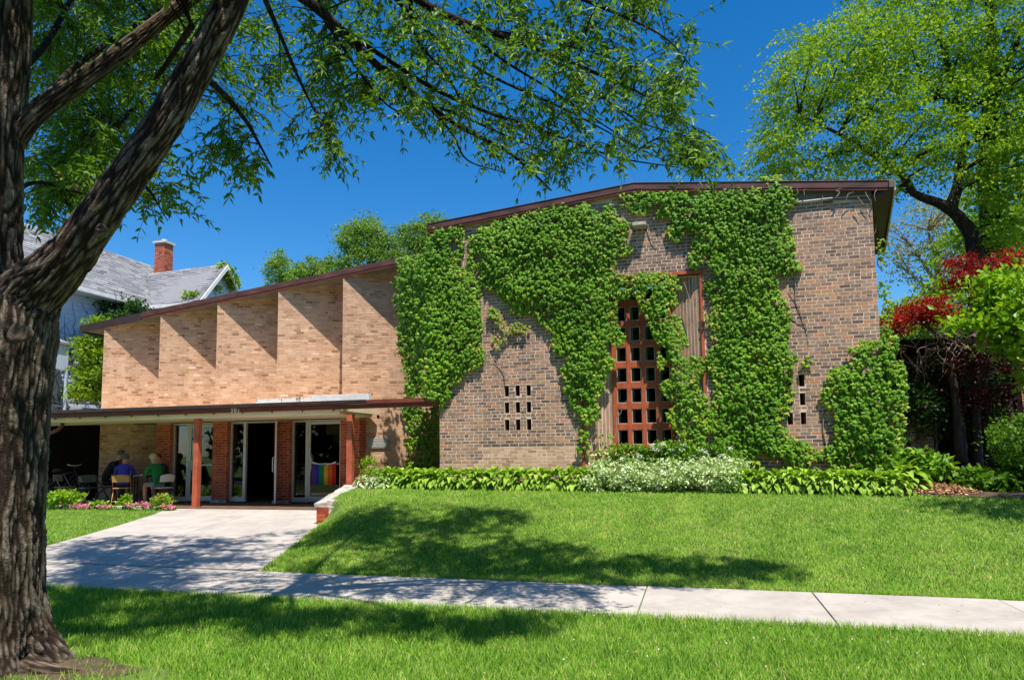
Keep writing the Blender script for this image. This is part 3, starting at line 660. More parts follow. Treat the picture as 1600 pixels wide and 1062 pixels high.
# notice hanging inside and the interior shell
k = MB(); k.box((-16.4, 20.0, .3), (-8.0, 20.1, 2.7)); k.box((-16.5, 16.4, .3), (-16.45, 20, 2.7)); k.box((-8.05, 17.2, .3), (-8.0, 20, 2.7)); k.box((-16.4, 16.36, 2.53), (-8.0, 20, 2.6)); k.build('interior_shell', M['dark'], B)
k = MB(); k.box((-16.4, 16.16, .28), (-8.0, 20, .33)); k.build('interior_floor', M['floor_in'], B)
k = MB(); k.box((-11.35, 19.9, 1.95), (-10.85, 19.93, 2.3)); k.build('notice_board', M['cloth_grey'], B)
k = MB(); k.box((-12.05, 16.2, 1.35), (-11.98, 16.21, 1.65)); k.build('paper_notice', M['paper'], B)
k = MB(); k.box((-10.2, 17.5, 2.15), (-8.6, 17.55, 2.42)); k.build('tan_bulkhead', M['brick_tan'], B)  # bulkhead in the tan brick colour

# rainbow flag hung on the inside of the last door
FLAG = empty('rainbow_flag', (-9.40, YD-.075, .75), label='rainbow striped flag draped over the bar of the right-hand glass door', cat='flag')
cols_ = [(.13, .04, .26), (.02, .05, .32), (.0, .24, .09), (.80, .44, .02), (.78, .13, .01), (.62, .02, .01)]
for i, c in enumerate(cols_):
    m = pbr('flag_stripe', c, .8, .08, 10, 0); k = MB(); x0 = -.33+i*.118; n = 5
    vs, fs = [], []
    for q in range(n+1):
        xx = x0+.118*q/n; yy = .018*math.sin(xx*26); top = .60-.05*max(0, 1-abs(xx-.03)/.34)*1.0
        vs += [(xx, yy, .05), (xx, yy, top+.08*0), (xx, yy+.004, .05), (xx, yy+.004, top)]
    for q in range(n):
        b_ = 4*q; fs += [(b_, b_+4, b_+5, b_+1), (b_+2, b_+3, b_+7, b_+6), (b_+1, b_+5, b_+7, b_+3), (b_, b_+2, b_+6, b_+4)]
    k.add(vs, fs); k.build('stripe', m, FLAG, smooth=True)
k = MB(); k.add([(-.34, .02, .50), (0.03, .022, .48), (.36, .02, .62), (.36, .025, .66), (.03, .03, .545), (-.34, .025, .66)], [(0, 1, 4, 5), (1, 2, 3, 4)]); k.build('white_fold', M['white_metal'], FLAG)

# plaque on the last sawtooth panel
kk = REC/1.93; xq = -8.02
PLQ = MB(); ang = math.atan(kk)
mat_ = Matrix.Translation((xq, YP+kk*(xq+8.88)-.03, 1.87)) @ Matrix.Rotation(ang, 4, 'Z')
PLQ.box((-.27, -.02, -.14), (.27, .02, .14), M=mat_); po = PLQ.build('plaque', M['plaque'], B, bevel=.006)
k = MB()
for r_ in range(6):
    xx = -.22
    while xx < .20:
        w = random.uniform(.02, .06); k.box((xx, -.025, .10-r_*.038), (min(xx+w, .23), -.02, .118-r_*.038), M=mat_); xx += w+.014
k.build('raised_lettering', M['conduit'], po)
# pale footing strip under that wall
k = MB(); k.prism([(-8.6, YP+.06, .3), (-6.1, YP+1.17, .3), (-6.1, YP+1.3, .3), (-8.6, YP+.2, .3)], (0, 0, .62)); k.build('footing', M['concrete_old'], B)
# downspout at the far end of the canopy
p = atY(98, 652, 14.6); k = MB(); k.tube([(p.x, 14.6, CZ), (p.x, 14.6, CZ-.14), (p.x-.25, 14.7, CZ-.24), (p.x-.9, 14.9, CZ-.36)], .05, 8); k.build('downspout', M['steel_dark'], B, smooth=True)

# ------------------------------------------------------------------ retaining wall with brick end pier
RWT = empty('retaining_wall', (-7.3, 12.3, 0), label='low retaining wall with chipped concrete cap and red brick end beside the driveway', cat='wall')
RWT.location = (0, 0, 0)
A0, A1 = Vector((-7.33, 12.25, 0)), Vector((-7.83, 14.36, 0)); u = (A1-A0).normalized(); nr = Vector((u.y, -u.x, 0))
k = MB(); k.add([A0+Vector((0, .02, .0)), A0+nr*.26+Vector((0, .02, 0)), A1+nr*.26, A1, A0+Vector((0, .02, .55)), A0+nr*.26+Vector((0, .02, .55)), A1+nr*.26+Vector((0, 0, .80)), A1+Vector((0, 0, .80))],
      [(0,3,2,1),(4,5,6,7),(0,1,5,4),(1,2,6,5),(2,3,7,6),(3,0,4,7)]); k.build('core', M['concrete_old'], RWT)
k = MB(); n = 14; vs = []
for i in range(n+1):
    t = i/n; c = A0.lerp(A1, t)-u*.03*(1-t); z = .555+.25*t
    for (o_, h_) in ((-.04, 0), (.31, 0), (.31, .075), (-.04, .075)):
        vs.append(c+nr*(o_+random.uniform(-.012, .012))+Vector((0, 0, z+h_+random.uniform(-.008, .008))))
fs = [(4*i+j, 4*i+(j+1) % 4, 4*i+4+(j+1) % 4, 4*i+4+j) for i in range(n) for j in range(4)]+[(3, 2, 1, 0), (4*n, 4*n+1, 4*n+2, 4*n+3)]
k.add(vs, fs); k.build('concrete_cap', M['concrete_old'], RWT)
# chipped concrete spilling down beside the brick end
k = MB(); 
for i in range(26):
    t = i/26; c = A0+nr*(.27+random.uniform(-.02, .1))+u*random.uniform(-.03, .22); s = random.uniform(.03, .085); z = .12+.45*random.random()
    k.box((-s, -s, -s), (s, s, s*1.4), M=Matrix.Translation(c+Vector((0, 0, z))) @ Matrix.Rotation(random.random()*3, 4, Vector((random.random(), random.random(), 1)).normalized()))
k.build('broken_concrete', M['concrete_old'], RWT, bevel=.012)
bm0 = None
for r_ in range(7):
    z = .10+r_*.0655
    offs = [0, .195] if r_ % 2 == 0 else [-.1, .095]
    for o_ in offs:
        a, b = max(o_, 0), min(o_+.185, .26)
        if b-a < .03: continue
        if bm0 is None: k = MB(); k.box((0, 0, 0), (1, .03, .055)); ob = k.build('brick', M['brick_red_single'], RWT); bm0 = ob.data
        else: ob = link('brick', bm0, None, RWT)
        ob.location = (A0.x+a, A0.y-.012+random.uniform(-.003, .003), z); ob.scale = (b-a, 1, 1)
k = MB(); k.box((A0.x-.0, A0.y-.004, .08), (A0.x+.265, A0.y+.03, .555)); k.build('mortar', M['mortar_red'], RWT)
k = MB(); rr_ = random.Random(4)

# ------------------------------------------------------------------ ivy
ivy_t = [(0,0,-.05),(-.52,.25,-.16),(-.30,.52,-.06),(-.16,.64,-.04),(0,1.08,-.34),(.16,.64,-.04),(.30,.52,-.06),(.52,.25,-.16),(0,.36,.16)]
ivy_f = [(0,8,1),(1,8,2),(2,8,3),(3,8,4),(4,8,5),(5,8,6),(6,8,7),(7,8,0)]
ivy_f = [f[::-1] for f in ivy_f]
def edge_dist(poly, x, z):
    best = 9
    for i in range(len(poly)):
        ax, az = poly[i]; bx, bz = poly[(i+1) % len(poly)]; dx, dz_ = bx-ax, bz-az; t = max(0, min(1, ((x-ax)*dx+(z-az)*dz_)/(dx*dx+dz_*dz_+1e-9)))
        best = min(best, math.hypot(x-ax-t*dx, z-az-t*dz_))
    return best
def ivy(label, poly, Yw, dens, fringe=.12, bulge=.20, name='climbing_ivy', size=.092, mat='ivy', extra=None, stems=True):
    t = empty(name, (0, 0, 0), label=label, cat='ivy', group='ivy climbing the brick walls')
    xs_ = [p[0] for p in poly]; zs_ = [p[1] for p in poly]
    area = (max(xs_)-min(xs_)+.3)*(max(zs_)-min(zs_)+.3); n = int(area*dens)
    P, T, N_, S, TN = [], [], [], [], []
    for _ in range(n):
        x = random.uniform(min(xs_)-.15, max(xs_)+.15); z = random.uniform(min(zs_)-.2, max(zs_)+.15)
        ins = inside(poly, x, z); d = edge_dist(poly, x, z)
        nv = noise.noise(Vector((x*3.1, z*3.1, 3.3)))
        if (not ins and (d > fringe*(.5+1.6*nv))) : continue
        if ins and nv < -.30 and d < .22: continue
        if ins and noise.noise(Vector((x*6.5, z*6.5, 7.7))) < -.50: continue
        lump = .5+.5*noise.noise(Vector((x*1.7, z*1.7, 9.1)))
        b_ = (.05+bulge*min(1, d/.35)*lump) if ins else .04
        dep = b_*(1-.85*random.random()**1.3)+.02
        nn = noise.noise(Vector((x*1.2, z*1.2, 1.0)))
        P.append((x, Yw-dep, z)); T.append((random.gauss(0, .45)+.2*nn, -.45+random.gauss(0, .3), -1)); N_.append((random.gauss(0, .55)+.4*nn, -1, .6+random.gauss(0, .5)))
        S.append(size*random.uniform(.65, 1.25)); TN.append(min(.95, max(0, .45+.3*nn+random.gauss(0, .17))) if (d > .12 or random.random() < .7) else random.uniform(.85, 1))
    if extra:
        for e in extra: P.append(e[0]); T.append(e[1]); N_.append(e[2]); S.append(e[3]); TN.append(e[4])
    P = np.array(P); X, Y_, Z = frames(np.array(T), np.array(N_)); S = np.array(S)
    me = scatter_mesh('foliage', ivy_t, ivy_f, P, X, Y_, Z, np.stack([S*1.05, S, S], 1), np.array(TN)); link('foliage', me, M[mat], t, 'stuff')
    if stems:
        k = MB()
        for _ in range(max(3, int(area*1.1))):
            x = random.uniform(min(xs_), max(xs_)); z = random.uniform(min(zs_), max(zs_)-.3)
            if not inside(poly, x, z): continue
            pts = [Vector((x, Yw-.02, z))]
            for q in range(7):
                pts.append(pts[-1]+Vector((random.uniform(-.13, .13), 0, random.uniform(.08, .2))))
                if not inside(poly, pts[-1].x, pts[-1].z) and random.random() < .5: break
            k.tube(pts, list(np.linspace(.012, .005, len(pts))), 5)
        if k.v: k.build('stem', M['stem'], t, kind='stuff')
    return t
# slanting mass left of the corner (hangs from the return of the main block)
ext = []
lp = poly_on_wall([(690,346),(675,395),(630,400),(626,440),(632,500),(630,540),(638,575),(642,612),(655,618),(664,585),(668,560),(672,600),(684,626),(700,600),(700,350)], 14.15)
for _ in range(5600):
    x = random.uniform(-6.6, -5.2); z = random.uniform(2.4, 6.7)
    nv = noise.noise(Vector((x*3, z*3, 5)))
    if not inside(lp, x, z) or (edge_dist(lp, x, z) < .06 and nv < 0): continue
    # move back along the sight line so that the mass wraps the corner
    Yb = 14.15 + max(0, -5.55-x)*1.25
    p = Vector((0, 0, HC)) + (Vector((x, 14.15, z))-Vector((0, 0, HC)))*(Yb/14.15)
    lump = .5+.5*noise.noise(Vector((x*1.7, z*1.7, 2.1)))
    p += Vector((-.25*random.random()**1.5-.05*lump, .35*random.random()**2-.15*lump, 0))
    nn = noise.noise(Vector((x*1.2, z*1.2, 1.0)))
    ext.append((tuple(p), (random.gauss(0, .35), -.35+random.gauss(0, .22), -1), (random.gauss(0, .4)-.1, -1, .55+random.gauss(0, .3)), .108*random.uniform(.65, 1.25), min(.95, max(0, .48+.3*nn+random.gauss(0, .17)))))
ivy('dense green ivy curtain hanging round the left corner of the tall brick block', IV['left'], 14.28, 700, extra=ext)
ivy('large central ivy mass spreading from the roof edge down over the tall window', IV['mid'], 14.28, 700)
ivy('tall ivy column reaching the roof between the tall window and the bare right-hand brickwork', IV['right'], 14.28, 700, bulge=.24)
ivy('low ivy clump wrapping the bottom right corner of the brick block', IV['low'], 14.26, 680, bulge=.28, size=.095)
ivy('thin strip of ivy climbing the far right edge of the brick block', poly_on_wall([(1374,372),(1380,376),(1386,440),(1390,530),(1380,530),(1376,470),(1360,440),(1358,430),(1372,430)], 14.5), 14.45, 420, fringe=.06, bulge=.10, size=.075)
ivy('wispy yellow-green ivy tendrils on bare brick left of the central ivy', poly_on_wall([(762,478),(790,505),(826,508),(822,514),(795,518),(782,530),(776,542),(770,525),(772,505)], 14.2), 14.27, 300, fringe=.05, bulge=.05, size=.08, mat='ivy_yellow')
ivy('sparse ivy shoots at the left foot of the tall window', poly_on_wall([(905,640),(928,640),(925,665),(960,680),(960,700),(930,705),(905,690),(915,665)], 14.2), 14.25, 150, bulge=.1, size=.1)
ivy('yellowing ivy shoots beside the red niche post', poly_on_wall([(1100,485),(1122,480),(1120,500),(1104,505)], 14.2), 14.27, 300, fringe=.06, bulge=.05, size=.085, mat='ivy_yellow')
ivy('sprawling ivy fringe under the roof edge above the window', poly_on_wall([(960,300),(1050,296),(1050,330),(1000,335),(975,320)], 14.2), 14.27, 160, bulge=.08, size=.1)
dk = [(a, b) for a, b in ((-7.55, 1.0), (-7.5, 1.9), (-7.4, 2.45), (-6.2, 2.5), (-6.0, .8))]
t = ivy('shaded ivy on the recessed wall beneath the canopy beam', poly_on_wall([(636,738),(646,690),(636,650),(640,600),(690,600),(690,745)], 16.6), 16.6, 460, bulge=.3, size=.1, stems=False)
ivy('small bright ivy sprig beside the bronze plaque', poly_on_wall([(632,690),(640,683),(646,700),(648,730),(634,732),(636,715)], 16.4), 16.42, 420, fringe=.05, bulge=.12, size=.12)

# bare vine tendrils on the right brickwork and dry ones under the eave
vt = empty('dry_vine', (0, 0, 0), label='bare dry vine stems trailing down the right-hand brickwork and under the eave', cat='vine')
def vine(pxs, r0=.012, Yv=14.275):
    pts = [atY(x, y, Yv) for x, y in pxs]; sp = smooth_path([(p.x, Yv+random.uniform(-.01, .01), p.z, 1) for p in pts], 4)
    k = MB(); k.tube([tuple(q[:3]) for q in sp], list(np.linspace(r0, r0*.5, len(sp))), 5); k.build('stem', M['stem'], vt)
vine([(1240,425),(1243,450),(1243,470),(1252,492),(1262,520),(1264,538)]); vine([(1232,452),(1240,462),(1243,470)], .007)
vine([(1296,720),(1290,690),(1286,668),(1288,648),(1294,640)], .02); vine([(1235,492),(1245,500),(1262,510)], .007)
for pxs in ([(1245,295),(1247,302),(1243,304)], [(1257,305),(1256,298),(1260,296)], [(1307,308),(1312,300),(1306,298),(1316,294)], [(1322,313),(1325,304),(1334,300)], [(1352,300),(1356,308),(1362,316)], [(1340,308),(1346,316),(1350,319)], [(1284,312),(1286,305)], [(1370,296),(1366,304),(1368,314)],
            [(1018,340),(1024,352),(1030,362)], [(1010,345),(1018,370),(1026,382)], [(1068,440),(1075,460),(1080,480),(1082,500)], [(1112,430),(1108,450),(1112,470),(1105,500)], [(1090,330),(1093,345)], [(1100,560),(1108,575),(1104,610)], [(790,600),(786,575),(772,560)], [(900,590),(893,610),(896,640)]):
    vine(pxs, .011, 14.18 if pxs[0][1] < 320 else 14.26)

# ------------------------------------------------------------------ generic leaf clumps and trees
leaf_t = [(0, 0, 0), (-.28, .35, .05), (0, 1, -.05), (.28, .35, .05), (0, .4, -.02)]
leaf_f = [(0, 4, 1), (1, 4, 2), (2, 4, 3), (3, 4, 0)]
leaf_q = [(0, 0, 0), (-.32, .45, .04), (0, 1, -.04), (.32, .45, .04)]; leaf_qf = [(0, 3, 2, 1)]
def clumps(ells, nclump, per, size, csize, up=.5, droop=.0, surf=.65, seed=0, flat=1.0):
    """leaf positions gathered in clumps through ellipsoids [(centre, radii)]"""
    g_ = np.random.default_rng(seed); P = []; C = []
    vol = np.array([r[0]*r[1]*r[2] for c, r in ells])**.8; vol /= vol.sum()
    for (c, r), v in zip(ells, vol):
        n = max(1, int(nclump*v)); d = norm(g_.normal(size=(n, 3))); rad = g_.random(n)**(1/3); rad = surf*(.72+.28*rad)+(1-surf)*rad
        cc = np.array(c)+d*rad[:, None]*np.array(r); C.append(cc)
    C = np.concatenate(C); n = len(C)
    cs = csize*g_.uniform(.6, 1.4, n)
    P = (C[:, None, :]+g_.normal(size=(n, per, 3))*(cs[:, None, None]*np.array([1, 1, .55*flat]))).reshape(-1, 3)
    m = len(P); T = norm(g_.normal(size=(m, 3)))+np.array([0, 0, -droop]); N_ = norm(g_.normal(size=(m, 3)))+np.array([0, 0, up])
    tn = np.clip(np.repeat(g_.normal(.5, .16, n), per)+g_.normal(0, .14, m), 0, 1)
    S = size*g_.uniform(.6, 1.3, m)
    return P, T, N_, S, tn, C
def foliage(name, ells, nclump, per, size, csize, mat, parent, **kw):
    P, T, N_, S, tn, C = clumps(ells, nclump, per, size, csize, **kw); X, Y_, Z = frames(T, N_)
    me = scatter_mesh(name, leaf_q, leaf_qf, P, X, Y_, Z, S, tn); link(name, me, M[mat] if isinstance(mat, str) else mat, parent, 'stuff'); return C
def twigs_to(k, C, trunkpts, n, r=.02, seed=1):
    rr = random.Random(seed)
    for _ in range(n):
        c = Vector(C[rr.randrange(len(C))]); b = min(trunkpts, key=lambda q: (Vector(q)-c).length+ (0 if q[2] < c.z else .6)); b = Vector(b)
        mid = b.lerp(c, .5)+Vector((rr.uniform(-.2, .2), rr.uniform(-.2, .2), rr.uniform(.0, .4)))*(b-c).length*.25
        k.tube([b, b.lerp(mid, .5), mid, mid.lerp(c, .5), c], [r, r*.8, r*.6, r*.4, r*.2], 5, cap=False)
def limb(k, pts, n=9, per=4, lump=.12):
    sp = smooth_path(pts, per); k.tube([tuple(q[:3]) for q in sp], list(sp[:, 3]), n, lump=lump); return [tuple(q[:3]) for q in sp]

# --- big tree on the right, behind the block
T1 = empty('broad_tree', (6.9, 18.4, .8), label='large yellow-green tree with dark forked trunks rising behind the right end of the building', cat='tree'); T1.location = (0, 0, 0)
def px(x, y, Y, r): p = atY(x, y, Y); return (p.x, p.y, p.z, r)
k = MB(); tp = []
tp += limb(k, [px(1528, 620, 18.5, .24), px(1524, 400, 18.5, .19), px(1502, 345, 18.4, .15), px(1472, 320, 18.2, .12), px(1428, 302, 18, .09), px(1405, 270, 17.6, .09), px(1330, 220, 17.4, .05), px(1250, 180, 17.2, .02)])
tp += limb(k, [px(1485, 328, 18.3, .14), px(1500, 270, 18.4, .12), px(1500, 180, 18.6, .10), px(1470, 60, 18.8, .06), px(1440, -60, 19, .03)])
tp += limb(k, [px(1560, 640, 19.5, .36), px(1552, 400, 19.5, .28), px(1542, 260, 19.5, .22), px(1548, 120, 19.4, .15), px(1545, -20, 19.3, .10), px(1530, -180, 19.2, .05)])
tp += limb(k, [px(1545, 170, 19.4, .12), px(1590, 60, 19, .08), px(1640, -40, 18.6, .04)])
tp += limb(k, [px(1548, 230, 19.4, .10), px(1450, 130, 18.6, .06), px(1340, 80, 18, .03)])
ells = []
for (x, y, Y, rx, ry_, rz_) in [(1270,130,17.6,1.0,1.6,1.0),(1255,235,17.4,.75,1.3,.65),(1340,80,17.8,1.3,1.7,1.1),(1345,190,17.4,1.4,1.6,1.0),(1430,110,18.2,1.5,1.8,1.3),(1430,240,17.6,1.2,1.5,.85),(1520,60,18.8,1.6,2,1.4),(1520,200,18.2,1.3,1.6,1.2),
                                (1610,130,18.6,1.6,2,1.6),(1610,290,18,1.3,1.6,1.3),(1700,180,18.5,2,2,2.2),(1580,340,18.3,.8,1.2,.8),(1340,285,17.6,.9,1.2,.35),(1460,-60,18.8,2.2,2,1.4),(1600,-120,19,2.4,2.2,1.6)]:
    p = atY(x, y, Y); ells.append((tuple(p), (rx, ry_, rz_)))
C = foliage('crown', ells, 1250, 72, .088, .21, 'tree_leaf', T1, up=.9, droop=.3, surf=.35, flat=.75, seed=3)
# feathery drooping sprays at the left outline
g_ = np.random.default_rng(8); P = []; D = []
for _ in range(460):
    x, y = random.choice([(1400,60),(1380,150),(1330,240),(1460,230),(1255,55),(1225,110),(1222,160),(1215,205),(1205,235),(1195,262),(1215,300),(1300,60),(1350,25),(1240,180),(1280,280)]); p = atY(x+random.uniform(-14, 45), y+random.uniform(-28, 28), 17.3+random.uniform(-.5, .8))
    d = Vector((-1, random.uniform(-.5, .5), random.uniform(-.7, .25))).normalized(); L = random.uniform(.35, .9)
    for q in range(20):
        t = q/20; P.append(p+d*(L*t)+Vector((0, 0, -.35*t*t*L))+Vector((g_.normal(0, .035), g_.normal(0, .035), g_.normal(0, .04)))); D.append(d+Vector((g_.normal(0, .7), g_.normal(0, .7), -.5)))
P = np.array([list(p) for p in P]); D = np.array([list(p) for p in D]); X, Y_, Z = frames(D, norm(g_.normal(size=D.shape))+np.array([0, 0, .8])); me = scatter_mesh('spray', leaf_q, leaf_qf, P, X, Y_, Z, .085*g_.uniform(.6, 1.3, len(P)), np.clip(g_.normal(.68, .16, len(P)), 0, 1)); link('spray', me, M['tree_leaf'], T1, 'stuff')
twigs_to(k, C, tp, 170, .035, 5)
k.build('trunk', M['bark_dark'], T1, smooth=True)

def tree(name, label, ells, trunk, nclump, per, size, csize, mat, seed, bark='bark_dark', tw=40, cat='tree', group=None, tr=.02, **kw):
    t = empty(name, (0, 0, 0), label=label, cat=cat, group=group)
    C = foliage('crown', ells, nclump, per, size, csize, mat, t, seed=seed, **kw)
    k = MB(); tp = []
    for l in trunk: tp += limb(k, l, 7)
    if tw: twigs_to(k, C, tp, tw, tr, seed)
    k.build('trunk', M[bark], t, smooth=True); return t
def E(x, y, Y, a, b, c): p = atY(x, y, Y); return (tuple(p), (a, b, c))
G = 'light green trees showing above the wing roof'
tree('small_tree', 'small pointed light green treetop, leftmost above the wing roof', [E(437, 425, 34, .75, .8, .9), E(434, 405, 34, .35, .4, .6), E(445, 450, 34, 1.0, .8, .8)], [[px(440, 560, 34, .14), px(438, 450, 34, .09), px(436, 405, 34, .03)]], 100, 60, .13, .19, 'far_leaf', 11, group=G, up=.8)
tree('small_tree', 'low spreading light green treetop, second from left above the wing roof', [E(490, 425, 33, 1.1, 1, .75), E(522, 425, 33, .9, 1, .7), E(480, 435, 33, .8, 1, .8)], [[px(500, 560, 33, .15), px(500, 440, 33, .09), px(505, 410, 33, .03)]], 130, 60, .13, .2, 'far_leaf', 12, group=G, up=.8)
tree('small_tree', 'tallest rounded green treetop above the middle of the wing roof', [E(570, 375, 32, 1.2, 1, 1.0), E(578, 352, 32, .6, .7, .5), E(548, 375, 32, .8, .8, .8), E(605, 395, 32, .9, .8, .9), E(570, 410, 32, 1.5, 1, .9)], [[px(575, 560, 32, .2), px(576, 420, 32, .13), px(572, 350, 32, .04)], [px(576, 420, 32, .1), px(600, 390, 32, .05)], [px(576, 430, 32, .1), px(550, 385, 32, .04)]], 220, 64, .13, .22, 'far_leaf', 13, group=G, up=.8)
tree('small_tree', 'yellow-green treetop beside the left end of the high roof', [E(650, 372, 33, 1.0, .9, .75), E(672, 355, 33, .9, .9, .6), E(635, 390, 33, .8, .9, .8), E(678, 385, 33, 1, .9, .8)], [[px(655, 560, 33, .18), px(655, 410, 33, .1), px(660, 362, 33, .03)]], 180, 60, .13, .22, 'far_leaf', 14, group=G, up=.8)
# pale, thinly leaved tree far behind on the right
tree('thin_tree', 'pale grey-green thinly leaved tree seen behind the red maples', [E(1440, 370, 34, 2.0, 1.5, 1.3), E(1470, 345, 34, 1.6, 1.5, 1.3), E(1430, 410, 34, 1.3, 1, 1.2), E(1480, 410, 34, 1.6, 1, 1.6)], [[px(1475, 600, 34, .25), px(1468, 450, 34, .16), px(1450, 360, 34, .05)], [px(1468, 450, 34, .12), px(1425, 385, 34, .04)], [px(1470, 470, 34, .12), px(1420, 425, 34, .03)]], 200, 26, .13, .3, 'grey_leaf', 15, tw=150, tr=.035, bark='stem', up=.5)
tree('background_tree', 'bright green tree mass low behind the red maples', [E(1440, 510, 26, 1.5, 1.2, .9), E(1400, 510, 26, .9, 1, .8), E(1500, 500, 26, 1.8, 1.2, 1.5), E(1420, 530, 26, 1.5, 1.2, 1.2), E(1560, 430, 27, 2.2, 1.5, 2.5), E(1600, 330, 27, 2, 1.5, 3)], [[px(1450, 700, 26, .2), px(1445, 520, 26, .12), px(1440, 480, 26, .04)]], 420, 46, .16, .26, 'tree_leaf', 16, up=.8)
# tall hedge of trees filling the horizon behind the buildings
# red maples
tree('red_maple', 'bright red japanese maple spray reaching the building corner', [E(1425, 488, 15.6, .45, .5, .15), E(1455, 478, 15.6, .45, .5, .16), E(1398, 508, 15.4, .30, .4, .22), E(1480, 492, 15.6, .35, .4, .15), E(1440, 500, 15.6, .45, .4, .16)],
     [[px(1500, 720, 15.9, .09), px(1490, 600, 15.8, .07), px(1475, 540, 15.7, .05), px(1440, 505, 15.6, .03), px(1400, 505, 15.5, .012)], [px(1480, 560, 15.7, .05), px(1500, 510, 15.6, .03)]], 105, 36, .065, .10, 'red_leaf', 21, tw=50, tr=.012, bark='stem_dark', up=1.2, flat=.8)
tree('red_maple', 'dark red maple with layered crimson foliage under the big tree', [E(1530, 412, 16.6, .75, .6, .16), E(1500, 430, 16.5, .35, .5, .25), E(1575, 408, 16.6, .45, .6, .16), E(1540, 465, 16.4, .3, .5, .22)],
     [[px(1545, 740, 16.6, .13), px(1535, 600, 16.6, .10), px(1520, 500, 16.6, .07), px(1520, 420, 16.6, .03)], [px(1535, 600, 16.6, .08), px(1570, 480, 16.6, .04)], [px(1560, 740, 16.5, .09), px(1585, 600, 16.4, .06), px(1600, 500, 16.4, .03)]], 75, 34, .07, .11, 'red_leaf', 22, tw=60, tr=.014, bark='stem_dark', up=1.0, flat=.8)
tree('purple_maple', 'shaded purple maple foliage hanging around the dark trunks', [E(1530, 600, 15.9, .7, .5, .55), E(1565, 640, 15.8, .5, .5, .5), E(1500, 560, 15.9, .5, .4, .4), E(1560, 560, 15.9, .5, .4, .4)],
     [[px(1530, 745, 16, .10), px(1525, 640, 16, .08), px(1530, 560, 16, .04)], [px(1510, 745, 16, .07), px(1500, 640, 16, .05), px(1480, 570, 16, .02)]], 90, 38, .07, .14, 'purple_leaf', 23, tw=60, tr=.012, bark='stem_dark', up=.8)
tree('lime_shrub', 'bright lime-green large-leaved shrub at the right edge', [E(1600, 455, 14.6, .75, .5, .45), E(1540, 480, 14.5, .35, .35, .18), E(1530, 505, 14.5, .45, .4, .16), E(1590, 520, 14.5, .6, .5, .4), E(1560, 440, 14.6, .3, .3, .2), E(1640, 560, 14.6, .6, .5, .6)],
     [[px(1650, 760, 14.8, .08), px(1640, 620, 14.8, .06), px(1610, 520, 14.7, .03), px(1560, 470, 14.6, .015)]], 210, 26, .13, .13, 'lime_leaf', 24, tw=50, tr=.012, up=1.0, droop=-.3)
tree('round_shrub', 'rounded green shrub at the right edge of the bed', [E(1590, 690, 14.0, .45, .4, .5), E(1620, 720, 13.9, .4, .4, .5)], [[px(1600, 770, 14.0, .05), px(1600, 700, 14.0, .03), px(1598, 660, 14.0, .012)]], 170, 34, .06, .09, 'ash_leaf', 25, tw=20, tr=.01, cat='shrub', up=.8)
# background planting on the right; dark leaves stand in for shade
tree('dark_shrub', 'dark-leaved shrubs filling the shade beneath the pergola between the two brick walls', [E(1480, 660, 17.2, 1.3, .6, 1.0), E(1560, 690, 17.0, 1.2, .6, .9), E(1420, 600, 18, 1.0, .5, 1.2), E(1500, 560, 18, 1.4, .5, .8)], [[px(1500, 750, 17.2, .06), px(1500, 650, 17.2, .04), px(1500, 560, 17.2, .02)]], 420, 38, .09, .17, 'dark_leaf', 26, tw=30, cat='shrub', up=.6)
tree('dark_shrub', 'dark leafy branches in front of the low brick wall, covering its shaded half', [E(1447, 640, 15.95, .24, .2, .55), E(1420, 610, 15.9, .3, .2, .16), E(1400, 690, 15.8, .12, .2, .3)], [[px(1462, 760, 16, .03), px(1460, 660, 16, .02), px(1450, 600, 16, .008)]], 70, 34, .075, .11, 'dark_leaf', 27, tw=20, tr=.01, cat='shrub', up=.6)  # leaves also placed to darken the wall's shaded right half
# brick garden walls and pergola, right
gw = empty('garden_wall', (0, 0, 0), label='sunlit part of a low brown brick wall behind the shrubs right of the main block', cat='wall')
k = MB(); k.box((4.05, 16.22, .6), (4.90, 16.45, 2.75)); mo = k.build('mortar', M['mortar_pink'], gw)  # width cut to the sunlit sliver; shaded rest of the wall left out
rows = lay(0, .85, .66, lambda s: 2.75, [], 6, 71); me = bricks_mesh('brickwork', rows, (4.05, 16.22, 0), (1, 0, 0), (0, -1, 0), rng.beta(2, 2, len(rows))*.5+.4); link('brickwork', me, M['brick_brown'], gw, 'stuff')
gw = empty('side_building', (0, 0, 0), label='red brick building partly visible at the far right edge', cat='building')
k = MB(); k.box((6.9, 17.4, .6), (12.5, 17.7, 3.7)); k.build('wall', M['mortar_pink'], gw)
rows = lay(0, 3, .66, lambda s: 3.7, [], 6, 72); me = bricks_mesh('brickwork', rows, (6.9, 17.4, 0), (1, 0, 0), (0, -1, 0), rng.beta(2, 2, len(rows))*.3+.7); link('brickwork', me, M['brick_brown'], gw, 'stuff')
k = MB(); k.tube([(6.85, 17.3, 1), (6.85, 17.3, 3.6)], .05, 8); k.build('downspout', M['white_metal'], gw, smooth=True)
pg = empty('pergola', (0, 0, 0), label='dark flat-roofed pergola draped in bare vines behind the right corner', cat='pergola')
k = MB(); k.box((3.9, 15.85, 3.72), (6.5, 17.9, 3.80)); k.build('roof_slab', M['fence_dark'], pg)
k = MB(); k.box((3.9, 15.80, 3.68), (6.5, 15.848, 3.83)); k.build('beam', M['fence_dark'], pg)
for x, y in ((4.25, 15.95), (5.15, 15.95), (6.3, 15.95), (4.25, 17.7), (6.3, 17.7)):
    k = MB(); k.box((x-.06, y-.06, .7), (x+.06, y+.06, 3.715)); k.build('post', M['fence_dark'], pg)
k = MB()
